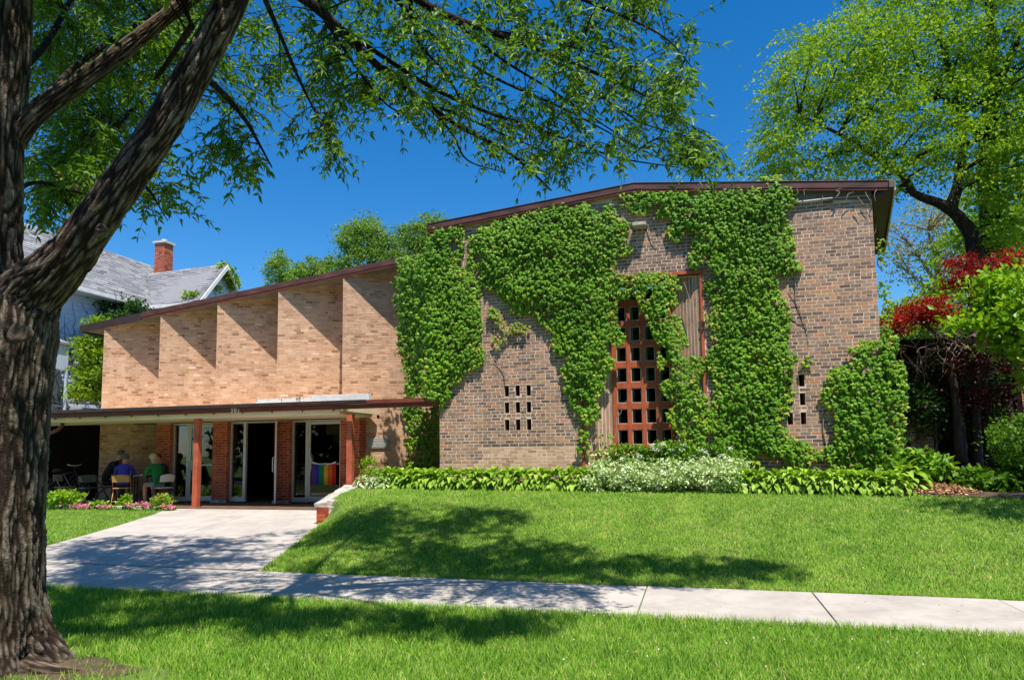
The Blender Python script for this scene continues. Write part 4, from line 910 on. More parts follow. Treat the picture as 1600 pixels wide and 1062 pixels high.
for _ in range(46):
    p = Vector((random.uniform(4.0, 6.3), random.uniform(15.6, 15.9), random.uniform(3.5, 3.9))); pts = [p]
    d = Vector((random.uniform(-.6, .6), random.uniform(-.2, .1), random.uniform(-.6, .5)))
    for q in range(7): d += Vector((random.uniform(-.35, .35), random.uniform(-.15, .15), random.uniform(-.45, .15))); pts.append(pts[-1]+d.normalized()*.11)
    k.tube(pts, list(np.linspace(.012, .004, len(pts))), 5)
k.build('bare_vine', M['stem'], pg)
# near-black plank backdrop added for the dark shade under the pergola
sh = empty('dark_backdrop', (0, 0, 0), label='near-black plank backdrop standing in for the shade under the pergola', cat='dark_backdrop')
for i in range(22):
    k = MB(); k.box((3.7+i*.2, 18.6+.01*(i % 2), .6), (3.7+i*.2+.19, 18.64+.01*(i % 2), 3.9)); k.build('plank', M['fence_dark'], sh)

# ------------------------------------------------------------------ neighbouring house on the left
H = empty('house', (0, 0, 0), label='pale blue clapboard house with grey shingle roof and brick chimney at far left', cat='house')
XE, YE, ZE = -19.3, 20.6, 7.12; XRG, ZRG = -22.4, 9.75
# walls of lapped siding
def siding(x0, y0, x1, y1, z0, z1f, parent, course=.16):
    a = Vector((x0, y0, 0)); b = Vector((x1, y1, 0)); L = (b-a).length; u = (b-a)/L; nr_ = Vector((u.y, -u.x, 0)); mb = MB(); z = z0
    zmax = max(z1f(0), z1f(L), z1f(L/2))
    while z < zmax:
        # clip a course to the gable
        ss_ = [s for s in np.linspace(0, L, 41) if z1f(s) > z+.02]
        if ss_:
            s0, s1 = min(ss_), max(ss_); t = min(z+course, zmax)
            p = [a+u*s0+nr_*.02+Vector((0, 0, z)), a+u*s1+nr_*.02+Vector((0, 0, z)), a+u*s1+nr_*.002+Vector((0, 0, t)), a+u*s0+nr_*.002+Vector((0, 0, t))]
            mb.add(p, [(0, 1, 2, 3)]); mb.add([p[0], p[1], p[1]-nr_*.02, p[0]-nr_*.02], [(0, 3, 2, 1)])
        z += course
    return mb.build('wall', M['siding'], parent)
siding(XE-.45, 12, XE-.45, YE+.4, .2, lambda s: ZE, H)          # east-facing wall of the main body
siding(XE-.45, YE+.4, -17.6, YE+.4, .2, lambda s: ZE, H)       # front of cross gable
yr = 22.2
siding(-17.6, YE+.4, -17.6, 24.0, .2, lambda s: min(ZE+1.15*s, 8.75-1.15*(s-1.6)) if True else 0, H)
def roofplane(P0, P1, P2, P3, name, parent, course=.17, w=.30):
    """shingles on the quad P0-P1 (eave) P3-P2 (ridge)"""
    P0, P1, P2, P3 = map(Vector, (P0, P1, P2, P3)); nrm = (P1-P0).cross(P3-P0).normalized()
    if nrm.z < 0: nrm = -nrm
    k = MB(); k.add([P0, P1, P2, P3], [(0, 1, 2, 3)]); k.add([P0-nrm*.08, P1-nrm*.08, P2-nrm*.08, P3-nrm*.08], [(0, 1, 2, 3)])
    for a, b in ((P0, P1), (P1, P2), (P2, P3), (P3, P0)): k.add([a, b, b-nrm*.08, a-nrm*.08], [(0, 1, 2, 3)])
    deck = k.build(name, M['shingle'], parent)
    n = max(1, int(((P3-P0).length)/course)); mb = MB()
    for j in range(n):
        t0, t1 = j/n, (j+1)/n; a0, a1 = P0.lerp(P3, t0), P1.lerp(P2, t0); b0, b1 = P0.lerp(P3, t1), P1.lerp(P2, t1)
        m_ = max(1, int((a1-a0).length/w)); off = random.random()/m_
        for i in range(m_+1):
            s0, s1 = max(0, i/m_-off), min(1, (i+1)/m_-off)
            if s1-s0 < .002: continue
            g1 = .004/max(.1, (a1-a0).length); lift = nrm*random.uniform(.018, .026)
            q = [a0.lerp(a1, s0+g1)+lift, a0.lerp(a1, s1-g1)+lift, b0.lerp(b1, s1-g1)+nrm*.006, b0.lerp(b1, s0+g1)+nrm*.006]
            mb.add(q, [(0, 1, 2, 3)], random.betavariate(2.2, 2.2)); mb.add([q[0], q[1], q[1]-lift*.9, q[0]-lift*.9], [(0, 3, 2, 1)], .2)
    mb.build('shingles', M['shingle'], deck, kind='stuff'); return deck
roofplane((XE, 11.5, ZE), (XE, YE, ZE), (XRG, YE+4.2, ZRG), (XRG, 11.5, ZRG), 'roof', H)
roofplane((XE, YE, ZE), (-17.3, YE, ZE), (-17.3, yr, ZE+1.85), (XE-2.1, yr+.3, ZE+1.85), 'roof', H)
k = MB(); k.box((XE-.03, 11.5, ZE-.14), (XE+.10, YE+.0, ZE-.01)); k.box((XE+.1, YE-.12, ZE-.14), (-17.3, YE-.0, ZE-.01)); k.build('gutter', M['white_metal'], H, bevel=.02)
k = MB(); k.add([(-17.32, YE, ZE-.02), (-17.26, YE, ZE-.02), (-17.26, yr, ZE+1.83), (-17.32, yr, ZE+1.83), (-17.32, YE, ZE-.22), (-17.26, YE, ZE-.22), (-17.26, yr, ZE+1.63), (-17.32, yr, ZE+1.63)], [(0,1,2,3),(7,6,5,4),(0,4,5,1),(1,5,6,2),(2,6,7,3),(3,7,4,0)])
k.add([(-17.32, yr, ZE+1.83), (-17.26, yr, ZE+1.83), (-17.26, yr+1.6, ZE), (-17.32, yr+1.6, ZE), (-17.32, yr, ZE+1.63), (-17.26, yr, ZE+1.63), (-17.26, yr+1.6, ZE-.2), (-17.32, yr+1.6, ZE-.2)], [(0,1,2,3),(7,6,5,4),(0,4,5,1),(1,5,6,2),(2,6,7,3),(3,7,4,0)]); k.build('rake_board', M['white_metal'], H)
k = MB(); k.box((XE-.45, 11.6, ZE-.16), (XE-.03, YE+.4, ZE-.13)); k.box((XE-.1, YE, ZE-.16), (-17.35, YE+.4, ZE-.13)); k.build('eave_soffit', M['siding'], H)
# chimney
p = atY(256, 400, 23.0); cx, cy = p.x, 23.0; zt = atY(256, 382, 23).z
k = MB(); k.box((cx-.24, cy-.24, 8.2), (cx+.24, cy+.24, zt)); ch = k.build('chimney', M['mortar_red'], H)
for (o_, U_, N_) in (((cx-.24, cy-.24, 0), (1, 0, 0), (0, -1, 0)), ((cx+.24, cy-.24, 0), (0, 1, 0), (1, 0, 0))):
    rows = lay(0, .48, 8.3, lambda s: zt-.02, [], 1000, 90); me = bricks_mesh('brickwork', rows, o_, U_, N_, rng.random(len(rows))); link('brickwork', me, M['chimney_brick'], ch, 'stuff')
k = MB(); k.box((cx-.30, cy-.30, zt), (cx+.30, cy+.30, zt+.07)); k.tube([(cx, cy, zt+.07), (cx, cy, zt+.2)], [.12, .1], 8); k.build('chimney_cap', M['concrete'], ch)
# small side porch roof and window
p0 = atY(60, 545, 17.8); k = MB(); k.add([(XE-.45, 15.6, p0.z+.25), (XE+.35, 15.6, p0.z-.05), (XE+.35, 17.0, p0.z-.05), (XE-.45, 17.0, p0.z+.25), (XE-.45, 15.6, p0.z-.12), (XE+.35, 15.6, p0.z-.12), (XE+.35, 17.0, p0.z-.12), (XE-.45, 17.0, p0.z-.12)], [(0,1,2,3),(7,6,5,4),(0,4,5,1),(1,5,6,2),(2,6,7,3),(3,7,4,0)]); k.build('porch_roof', M['shingle'], H)
k = MB(); k.box((XE+.20, 15.7, p0.z-.9), (XE+.27, 16.95, p0.z-.13)); k.box((XE+.2, 16.955, 2.9), (XE+.28, 17.0, p0.z-.13)); k.build('porch_screen', M['siding'], H)
k = MB(); k.box((XE-.42, 15.6, 2.4), (XE-.40, 16.8, p0.z-.9)); k.build('window', M['dark'], H)
k = MB(); k.box((XE-.4, 17.2, 3.2), (XE-.37, 18.2, 3.26)); k.build('trim', M['white_metal'], H)
# bare vines on the house wall
hv = empty('house_vine', (0, 0, 0), label='tangle of bare dark vines clinging to the pale blue house wall', cat='vine')
k = MB()
for _ in range(95):
    y = random.uniform(16, 20.8); z = random.uniform(3.0, 5.2); pts = [Vector((XE-.42, y, z))]; d = Vector((0, random.uniform(-1, 1), random.uniform(.2, 1)))
    for q in range(9): d += Vector((0, random.uniform(-.6, .6), random.uniform(-.35, .45))); pts.append(pts[-1]+d.normalized()*random.uniform(.12, .26))
    k.tube(pts, list(np.linspace(.014, .004, len(pts))), 4)
k.build('stem', M['stem_dark'], hv)
def vcl(label, ells, n, per, size, cs, mat, seed, name='ivy_bush', cat='ivy', **kw):
    t = empty(name, (0, 0, 0), label=label, cat=cat); foliage('foliage', ells, n, per, size, cs, mat, t, seed=seed, **kw); return t
vcl('bright green ivy bush against the house wall left of the wing', [E(145, 565, 17.3, .34, .4, .6), E(152, 515, 17.4, .25, .3, .4), E(150, 605, 17.2, .42, .4, .5), E(125, 612, 17.2, .28, .3, .25), E(140, 540, 17.4, .25, .3, .35)], 170, 40, .12, .14, 'tree_leaf', 31, up=.9)
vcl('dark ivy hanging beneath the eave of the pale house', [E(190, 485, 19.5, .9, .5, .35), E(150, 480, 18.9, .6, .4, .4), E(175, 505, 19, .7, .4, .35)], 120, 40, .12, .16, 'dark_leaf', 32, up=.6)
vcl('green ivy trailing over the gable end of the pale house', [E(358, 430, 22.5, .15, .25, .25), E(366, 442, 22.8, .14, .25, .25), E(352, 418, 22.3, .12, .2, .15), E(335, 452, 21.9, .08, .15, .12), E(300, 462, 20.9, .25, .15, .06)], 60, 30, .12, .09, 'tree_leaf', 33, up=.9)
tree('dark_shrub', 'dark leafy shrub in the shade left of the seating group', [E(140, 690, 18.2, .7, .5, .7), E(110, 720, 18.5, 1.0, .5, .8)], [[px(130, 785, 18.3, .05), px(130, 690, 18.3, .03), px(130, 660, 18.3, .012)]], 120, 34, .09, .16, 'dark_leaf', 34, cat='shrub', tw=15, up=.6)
fn = empty('fence', (0, 0, 0), label='near-black board fence standing in for the deep shade behind the seated people', cat='fence')  # near-black boards put the corner's shade into the colour
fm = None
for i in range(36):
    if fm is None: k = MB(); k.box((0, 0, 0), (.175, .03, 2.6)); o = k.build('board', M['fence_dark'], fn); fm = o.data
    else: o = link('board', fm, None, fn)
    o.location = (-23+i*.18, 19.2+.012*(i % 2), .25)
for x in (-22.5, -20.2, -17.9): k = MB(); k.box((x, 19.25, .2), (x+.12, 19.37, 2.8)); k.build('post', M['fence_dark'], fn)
# garage added at the fence side; roof and near-black wall keep it dark
ln = empty('garage', (0, 0, 0), label='near-black low garage added to darken the corner behind the canopy at the far left', cat='garage')
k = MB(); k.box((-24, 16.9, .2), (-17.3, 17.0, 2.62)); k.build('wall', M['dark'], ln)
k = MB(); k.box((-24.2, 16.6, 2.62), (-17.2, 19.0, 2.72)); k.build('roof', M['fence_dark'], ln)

# ------------------------------------------------------------------ foreground tree
FT = empty('foreground_tree', (-5.1, 4.2, 0), label='massive rough-barked tree at the left edge with limbs arching over the lawn', cat='tree'); FT.location = (0, 0, 0)
def p3(x, y, Y, r): p = atY(x, y, Y); return (p.x, p.y, p.z, r)
YT = 4.15
trunk = [(-5.30, 4.2, -.12, .55), (-5.28, 4.2, .06, .44), (-5.26, 4.18, .25, .36), (-5.24, 4.15, .6, .315), (-5.22, 4.12, 1.1, .30), (-5.20, 4.1, 1.8, .29), (-5.17, 4.08, 2.3, .295), (-5.15, 4.08, 2.6, .31), (-5.16, 4.08, 2.8, .30)]
sp = smooth_path(trunk, 7)
def bark_tube(name, sp, n, flare=False, amp=.02, freq=30):
    V = []; TNB = []; m = len(sp); up = Vector((0, 1, 0)); run = 0; N3 = noise.noise
    for i in range(m):
        c = Vector(sp[i][:3]); t = (Vector(sp[min(i+1, m-1)][:3])-Vector(sp[max(i-1, 0)][:3])).normalized(); x = t.cross(up).normalized(); y = x.cross(t).normalized(); up = y
        if i: run += (c-Vector(sp[i-1][:3])).length
        for k_ in range(n):
            a = 2*math.pi*k_/n; d = x*math.cos(a)+y*math.sin(a); r = sp[i][3]
            ca, sa = math.cos(a)*max(r, .12), math.sin(a)*max(r, .12)
            if flare: r *= 1+.20*max(0, 1-c.z/.5)*math.sin(a*5+1.1)
            w = .10*N3(Vector((ca*4, sa*4, run*1.5+5)))
            r1 = N3(Vector((ca*freq+w*11, sa*freq, run*4.2))); r2 = N3(Vector((ca*freq*1.9, sa*freq*1.9+3, run*13+w*20))); r3 = N3(Vector((ca*freq*.45, sa*freq*.45, run*1.1+9)))
            h = 1-min(1, abs(r1)*2.2); h2 = 1-min(1, abs(r2)*2.2)
            g_ = max(0, 1-1.25*h**1.5-.45*h2**2+.35*N3(Vector((ca*60, sa*60, run*45)))*.6)
            V.append(c+d*(r+amp*(g_-.35)+.020*r3*r/.3)); TNB.append(g_)
    fs = [(i*n+k_, i*n+(k_+1) % n, (i+1)*n+(k_+1) % n, (i+1)*n+k_) for i in range(m-1) for k_ in range(n)]
    fs += [tuple(range(n))[::-1], tuple((m-1)*n+k_ for k_ in range(n))]
    mb = MB(); mb.add(V, fs); mb.t = TNB; return mb.build(name, M['bark'], FT, smooth=True)
def resample(sp, step):
    out = [sp[0]]; 
    for a, b in zip(sp[:-1], sp[1:]):
        L = np.linalg.norm(b[:3]-a[:3]); n = max(1, int(L/step))
        for i in range(1, n+1): out.append(a+(b-a)*i/n)
    return np.array(out)
bark_tube('trunk', resample(sp, .012), 260, True, amp=.022)
limbR = smooth_path([(-5.14, 4.08, 2.4, .26), p3(42, 470, 4.1, .225), p3(80, 430, 4.1, .185), p3(110, 400, 4.1, .160), p3(138, 360, 4.1, .146), p3(170, 316, 4.12, .138), p3(249, 204, 4.18, .120), p3(303, 113, 4.25, .115), p3(352, 20, 4.32, .112), p3(385, -50, 4.4, .108), p3(430, -140, 4.5, .10), p3(480, -260, 4.8, .08)], 7)
bark_tube('branch', resample(limbR, .014), 170, amp=.016)
limbL = smooth_path([(-5.2, 4.08, 2.4, .26), p3(-8, 430, 4.05, .19), p3(-2, 330, 4.0, .155), p3(6, 200, 3.95, .135), p3(18, 60, 3.9, .125), p3(24, -80, 3.9, .115), p3(20, -260, 3.9, .09)], 7)
bark_tube('branch', resample(limbL, .014), 170, amp=.016)
limb2 = smooth_path([p3(10, 235, 4.0, .085), p3(52, 180, 4.05, .078), p3(122, 130, 4.2, .070), p3(192, 80, 4.35, .062), p3(255, 30, 4.5, .056), p3(320, -20, 4.7, .058), p3(420, -90, 5.0, .04)], 6)
bark_tube('branch', resample(limb2, .016), 90, amp=.010, freq=36)
# knots (branch scars)
def ring(x, y, Y, r, tilt):
    c = atY(x, y, Y); k = MB(); n = 22; vs = []; fs = []
    rings = [(1.0, -.02), (.92, .015), (.70, .022), (.52, .008), (.3, -.002), (.08, -.012)]
    nr_ = Vector((tilt, -1, .05)).normalized(); ax = nr_.cross(Vector((0, 0, 1))).normalized(); ay = ax.cross(nr_)
    for (q, h) in rings:
        h *= .45
        for i in range(n):
            a = 2*math.pi*i/n; rr2 = r*q*(1+.10*math.sin(3*a+q*4)); vs.append(c+ax*math.cos(a)*rr2*1.0+ay*math.sin(a)*rr2*.78+nr_*h)
    m_ = len(rings)
    fs = [(j*n+i, j*n+(i+1) % n, (j+1)*n+(i+1) % n, (j+1)*n+i) for j in range(m_-1) for i in range(n)]+[tuple((m_-1)*n+i for i in range(n))]
    k.add(vs, fs); k.build('knot', M['bark'], FT, smooth=True)
ring(30, 520, 3.815, .10, .2); ring(158, 357, 3.985, .045, .3)

# bare soil and surface roots at the foot of the trunk
k = MB(); n = 40; vs = [(-5.0, 4.2, .012)]
for q, h in ((.5, .012), (.85, .004), (1, -.010)):
    for i in range(n):
        a = 2*math.pi*i/n; rr2 = q*(.72+.16*math.sin(3*a+.5)+.08*math.sin(7*a)); vs.append((-5.05+math.cos(a)*rr2*1.05, 4.25+math.sin(a)*rr2*.62, h+.006*math.sin(9*a)))
k.add(vs, [(0, 1+i, 1+(i+1) % n) for i in range(n)]+[(1+r_*n+i, 1+(r_+1)*n+i, 1+(r_+1)*n+(i+1) % n, 1+r_*n+(i+1) % n) for r_ in range(2) for i in range(n)]); k.build('bare_soil', M['soil'], smooth=True, kind='structure')
for a0, L in ((-.12, .42),):
    pts = [(-5.2+math.cos(a0+.25*t*t)*(.30+L*t), 4.2+math.sin(a0+.25*t*t)*(.30+L*t), .045*(1-t)**1.5-.012, .085*(1-t)**.8+.012) for t in np.linspace(0, 1, 8)]; bark_tube('root', resample(smooth_path(pts, 3), .02), 40, amp=.010, freq=30)
mains = []
def mbranch(pts, n=8):
    sp = smooth_path([p3(*q) for q in pts], 6); k = MB(); k.tube([tuple(q[:3]) for q in sp], list(sp[:, 3]), n, lump=.1); k.build('branch', M['bark_dark'], FT, smooth=True); mains.extend([tuple(q) for q in sp])
mbranch([(372,-30,4.35,.07),(425,-25,4.7,.055),(470,-5,5.0,.046),(520,35,5.3,.040),(570,85,5.6,.036),(630,135,5.9,.031),(690,180,6.2,.026),(745,212,6.4,.021),(790,235,6.6,.017),(830,268,6.7,.013),(862,298,6.8,.008)])
mbranch([(535,46,5.4,.026),(600,90,5.6,.022),(680,140,5.9,.019),(760,175,6.1,.016),(850,205,6.3,.013),(960,245,6.6,.009),(1060,262,6.9,.005)])
mbranch([(480,-200,4.9,.07),(560,-80,5.2,.05),(640,-10,5.5,.038),(700,25,5.7,.033),(780,55,5.9,.028),(860,85,6.1,.022),(920,110,6.3,.018),(990,140,6.5,.013),(1060,185,6.7,.009),(1130,228,7.0,.004)])
mbranch([(880,90,6.1,.016),(910,130,6.3,.013),(960,165,6.4,.010),(1010,195,6.6,.007),(1080,215,6.8,.004)])
mbranch([(560,-80,5.2,.04),(700,-40,5.6,.03),(850,-20,6.0,.022),(960,20,6.3,.015),(1040,60,6.6,.008),(1085,110,6.8,.004)])
mbranch([(325,125,4.4,.028),(352,150,4.6,.022),(385,190,4.8,.017),(405,225,5.0,.012),(425,262,5.1,.006)])
mbranch([(410,-10,4.7,.025),(440,60,5.0,.018),(470,130,5.2,.013),(505,200,5.4,.009),(530,265,5.6,.005)])
mbranch([(70,175,4.2,.03),(100,120,4.6,.025),(180,60,5.0,.02),(260,10,5.4,.012)]); mbranch([(20,300,4.1,.02),(60,285,4.5,.016),(120,300,4.8,.012),(190,310,5.0,.007),(240,330,5.1,.004)])
mbranch([(205,270,4.3,.014),(235,300,4.5,.010),(250,325,4.6,.006),(262,345,4.6,.003)])
mbranch([(20,120,4.1,.035),(70,70,4.7,.028),(120,-20,5.2,.02),(160,-120,5.6,.012)])
mbranch([(300,40,4.6,.03),(260,100,5.0,.022),(210,170,5.4,.016),(150,230,5.7,.010),(110,280,5.9,.005)])
for q in ([(600,-20,5.6,.022),(680,60,5.9,.018),(770,120,6.2,.014),(880,170,6.5,.010),(985,225,6.7,.006),(1040,252,6.8,.004)], [(700,25,5.8,.018),(780,90,6.1,.014),(860,140,6.4,.010),(950,200,6.6,.007),(1010,240,6.7,.004)], [(570,85,5.7,.018),(650,150,6.0,.014),(740,190,6.3,.010),(840,232,6.5,.007),(930,262,6.7,.004)],
          [(500,20,5.4,.018),(560,110,5.7,.013),(600,160,5.9,.009),(640,185,6.0,.005)], [(620,120,5.9,.016),(700,200,6.2,.012),(730,250,6.4,.008),(790,270,6.5,.004)], [(780,50,6.0,.016),(880,70,6.3,.012),(980,100,6.6,.008),(1050,150,6.8,.004)]): mbranch(q, 6)
mbranch([(60,-60,5.2,.04),(110,40,5.8,.03),(150,120,6.3,.02),(160,200,6.7,.012),(150,270,6.9,.005)]); mbranch([(160,-60,5.4,.03),(230,20,6.0,.022),(280,90,6.4,.014),(270,150,6.6,.008)])
mbranch([(640,-10,5.5,.022),(650,60,5.7,.016),(700,120,5.9,.011),(730,180,6.1,.006)])
# crown branches above the frame, they cast the dappled shade
def obranch(pts):
    sp = smooth_path(pts, 6); k = MB(); k.tube([tuple(q[:3]) for q in sp], list(sp[:, 3]), 7, lump=.1); k.build('branch', M['bark_dark'], FT, smooth=True); mains.extend([tuple(q) for q in sp])
q0 = limbR[-1]; l0 = limbL[-1]; tops = []
for e in [(-2.4, 3.9, 5.9), (-.6, 3.8, 6.0), (-2.0, 6.2, 7.6), (1.2, 5.6, 7.6), (2.2, 7.0, 7.4), (.2, 7.6, 7.8), (-3.5, 7.4, 8.3), (-1.2, 8.3, 8.9)]:
    a = Vector(q0[:3]); b = Vector(e); mid = a.lerp(b, .5)+Vector((0, 0, .7)); obranch([tuple(a)+(.06,), tuple(mid)+(.045,), tuple(b)+(.01,)])
for e in [(-7.5, 6.0, 7.8), (-9.5, 5.5, 7.4), (-6, 7.2, 8.6), (-8.2, 7.4, 8.8), (-10.5, 4.0, 7.5), (-6.5, 2.5, 7)]:
    a = Vector(l0[:3]); b = Vector(e); mid = a.lerp(b, .5)+Vector((0, 0, .6)); obranch([tuple(a)+(.06,), tuple(mid)+(.045,), tuple(b)+(.01,)])
MA = np.array(mains)
# targets for secondary branches
targets = []
def region(poly, n, Y0, Y1):
    xs_ = [p[0] for p in poly]; ys_ = [p[1] for p in poly]; c = 0
    while c < n:
        x = random.uniform(min(xs_), max(xs_)); y = random.uniform(min(ys_), max(ys_))
        if inside(poly, x, y): targets.append((atY(x, y, random.uniform(Y0, Y1)), 1)); c += 1
region([(400,-40),(1040,-40),(1085,60),(1075,110),(1105,180),(1130,215),(1110,240),(1040,250),(930,255),(870,272),(800,255),(740,220),(650,190),(560,150),(540,200),(545,285),(430,300),(395,260),(370,180),(330,130),(360,60)], 285, 5.2, 7.2)
region([(1060,195),(1130,205),(1140,230),(1110,245),(1060,245)], 14, 6.4, 7.0)
region([(30,-40),(360,-40),(320,60),(255,160),(215,215),(185,260),(150,300),(60,350),(35,330)], 330, 4.9, 7.4)
region([(45,240),(200,250),(150,330),(70,350)], 26, 4.6, 5.4)
region([(180,250),(270,240),(300,200),(380,190),(420,262),(360,285),(300,262),(260,330),(215,350)], 24, 4.4, 5.3)
nseen = len(targets)
def cloud(c, r, n):
    for _ in range(n):
        v = Vector((random.gauss(0, 1), random.gauss(0, 1), random.gauss(0, 1))).normalized()*random.random()**.4; targets.append((Vector(c)+Vector((v.x*r[0], v.y*r[1], v.z*r[2])), 2))
cloud((.9, 6.5, 7.2), (2.3, .8, .4), 120); cloud((-1.5, 6.7, 7.8), (2.0, 1.2, .6), 180); cloud((-3.4, 8.0, 8.8), (1.9, 1.5, .6), 190); cloud((-1.6, 8.2, 8.9), (1.3, .9, .5), 50); cloud((-6.5, 6.6, 8.3), (2.6, 1.4, .6), 130); cloud((-2.6, 3.9, 5.9), (2.3, .7, .4), 110); cloud((-5.5, 4.9, 7.2), (1.8, .9, .4), 60); cloud((-4.4, 3.1, 5.8), (1.5, .6, .35), 50); cloud((-.6, 4.2, 5.9), (1.0, .5, .3), 44); cloud((-9.2, 5.6, 7.7), (1.8, 1.5, .5), 32); cloud((-5.5, 4.0, 7.8), (2.4, 1.3, .8), 34)
TW = MB(); LP, LT, LN, LS, LTN = [], [], [], [], []
def add_leaf(p, d, big=1.0):
    LP.append(tuple(p)); LT.append((d.x+random.gauss(0, .25), d.y+random.gauss(0, .25), d.z-.22+random.gauss(0, .5))); LN.append((random.gauss(0, .8), random.gauss(0, .8), 1)); LS.append(random.uniform(.05, .09)*big); LTN.append(min(1, max(0, random.gauss(.5, .2))))
for ti, (tg, kind_) in enumerate(targets):
    dd = MA[:, :3]-np.array(tg); di = np.sqrt((dd**2).sum(1)); j = int(np.argmin(di+rng.uniform(0, .35, len(di)))); st = Vector(MA[j, :3]); L = (tg-st).length
    if L < .15: tg = tg+Vector((random.uniform(-.3, .3), random.uniform(-.3, .3), -.3)); L = (tg-st).length
    if L > 2.6: st = st.lerp(tg, 1-2.2/L); L = 2.2
    r0 = min(MA[j, 3]*.7, .004+.005*L); mid = st.lerp(tg, .5)+Vector((random.uniform(-.15, .15), random.uniform(-.15, .15), .16))*L*.5
    sp = smooth_path([(*st, r0), (*mid, r0*.7), (*tg, r0*.35)], 4); pts = [Vector(q[:3]) for q in sp]
    TW.tube(pts, [max(.0022, q[3]) for q in sp], 4, cap=False)
    ntw = (7 if kind_ == 1 else 6)
    for w in range(ntw):
        t = .25+.75*(w+random.random())/ntw; i0 = min(len(pts)-2, int(t*(len(pts)-1))); b = pts[i0].lerp(pts[i0+1], t*(len(pts)-1)-i0); ax = (pts[i0+1]-pts[i0]).normalized()
        d = (ax*.7+Vector((random.gauss(0, .6), random.gauss(0, .6), random.gauss(-.25, .4)))).normalized(); tl = random.uniform(.14, .38); tw = [b]
        for q in range(4): d = (d+Vector((random.gauss(0, .12), random.gauss(0, .12), -.16))).normalized(); tw.append(tw[-1]+d*tl/4)
        if kind_ == 1: TW.tube([tw[0], tw[2], tw[4]], [.0024, .002, .0015], 3, cap=False)
        for q in range(1, 5):
            side = d.cross(Vector((0, 0, 1))); side = side.normalized() if side.length > .01 else Vector((1, 0, 0))
            if random.random() < .9: add_leaf(tw[q], (d*.5+side*.8), 1 if kind_ == 1 else 1.5)
            if random.random() < .9: add_leaf(tw[q], (d*.5-side*.8), 1 if kind_ == 1 else 1.5)
        add_leaf(tw[4], d)
TW.build('twigs', M['bark_dark'], FT, kind='stuff')
ash_t = [(0,0,0),(-.17,.28,.03),(-.14,.6,.03),(0,1.1,-.08),(.14,.6,.03),(.17,.28,.03),(0,.45,-.03)]; ash_f = [(0,5,6),(5,4,6),(4,3,6),(3,2,6),(2,1,6),(1,0,6)]
X, Y_, Z = frames(np.array(LT), np.array(LN)); me = scatter_mesh('leaves', ash_t, ash_f, np.array(LP), X, Y_, Z, np.array(LS), np.array(LTN)); link('leaves', me, M['ash_leaf'], FT, 'stuff')
print('ash leaves', len(LP))

# ------------------------------------------------------------------ hostas and bed planting
bed = MB(); 
xb_ = np.arange(-7.6, 9, .3); vs = []; nb = 7
for x in xb_:
    yf = np.interp(x, [-7.6, -6.3, -1.9, .9, 3.3, 5.5, 9], [14.3, 14.25, 13.72, 13.42, 13.15, 12.7, 12.4]); yb = YM+.1 if x < XR else 17
    for q in range(nb):
        y = yf+.03*math.sin(x*9)+(yb-yf)*(q/(nb-1))**1.7; vs.append((x, y, gz(x, y)+.012+(.012*math.sin(x*5+q*2) if 0 < q < nb-1 else 0)))
bed.add(vs, [(nb*i+q, nb*(i+1)+q, nb*(i+1)+q+1, nb*i+q+1) for i in range(len(xb_)-1) for q in range(nb-1)]); bed.build('flower_bed_soil', M['soil'], kind='structure')
def hleaf(L, wd, arch):
    nrow = 6; vs = []; fs = []
    for i in range(nrow+1):
        t = i/nrow; w = wd*math.sin(math.pi*min(1, (t*.96+.05))**.85)*(1 if t > .15 else .35)+.004; y = L*t*(1-.25*arch*t); z = L*(.55*t-arch*.95*t*t)
        vs += [(-w, y, z+.25*w), (0, y, z-.15*w), (w, y, z+.25*w)]
    for i in range(nrow): fs += [(3*i, 3*i+1, 3*i+4, 3*i+3), (3*i+1, 3*i+2, 3*i+5, 3*i+4)]
    k = MB(); k.add(vs, fs); return k
hm = {}
def hosta(x, y, label, s=1.0, n=46, pale=False, cat='hosta', group='hostas along the brick wall'):
    t = empty('hosta', (x, y, gz(x, y)-.03), random.random()*6, label=label, cat=cat, group=group)
    for i in range(n):
        v = i % 4; key = (v, pale)
        if key not in hm:
            o = hleaf([.25, .22, .28, .19][v], [.045, .043, .048, .040][v], [.55, .75, .95, .35][v]).build('leaf', M['hosta_pale' if pale else 'hosta'], t, smooth=True); hm[key] = o.data
        else: o = link('leaf', hm[key], None, t)
        a = i*2.4+random.uniform(-.3, .3); q = (i+.5)/n; r = (.02+.24*q**.8)*s
        tilt = .75-1.75*q**.8+random.uniform(-.2, .2)
        o.location = (r*math.sin(-a), r*math.cos(a), (.38-.27*q**1.4+random.uniform(-.03, .03))*s); o.rotation_euler = (tilt, random.uniform(-.25, .25), a); sc = s*random.uniform(.8, 1.15); o.scale = (sc, sc, sc)
    return t
hx = np.linspace(-6.75, -2.15, 15)
words = ['beneath the plaque', 'just left of the block corner', 'right at the block corner', 'right of the block corner', 'left of the small slots', 'below the left slots', 'below the middle slots', 'below the right slots', 'under the pale patched brickwork', 'right of the patched brickwork', 'left of the thin ivy shoots', 'beneath the thin ivy shoots', 'just right of the thin ivy shoots', 'left of the window foot', 'beside the white variegated shrub']
for i, x in enumerate(hx):
    y = float(np.interp(x, [-6.75, -6.0, -5.4, -2.2], [14.5, 14.25, 13.92, 13.74])); hosta(x, y, 'green hosta clump at the foot of the wall, '+words[i], 1.0, 92)
for i, x in enumerate((-7.42, -7.12, -6.82)): hosta(x, 14.30-.03*i, ['pale variegated hosta touching the end of the retaining wall', 'pale variegated hosta between the retaining wall and the green hostas', 'pale variegated hosta nearest the green hostas'][i], .62, 60, True, group='pale hostas by the retaining wall')
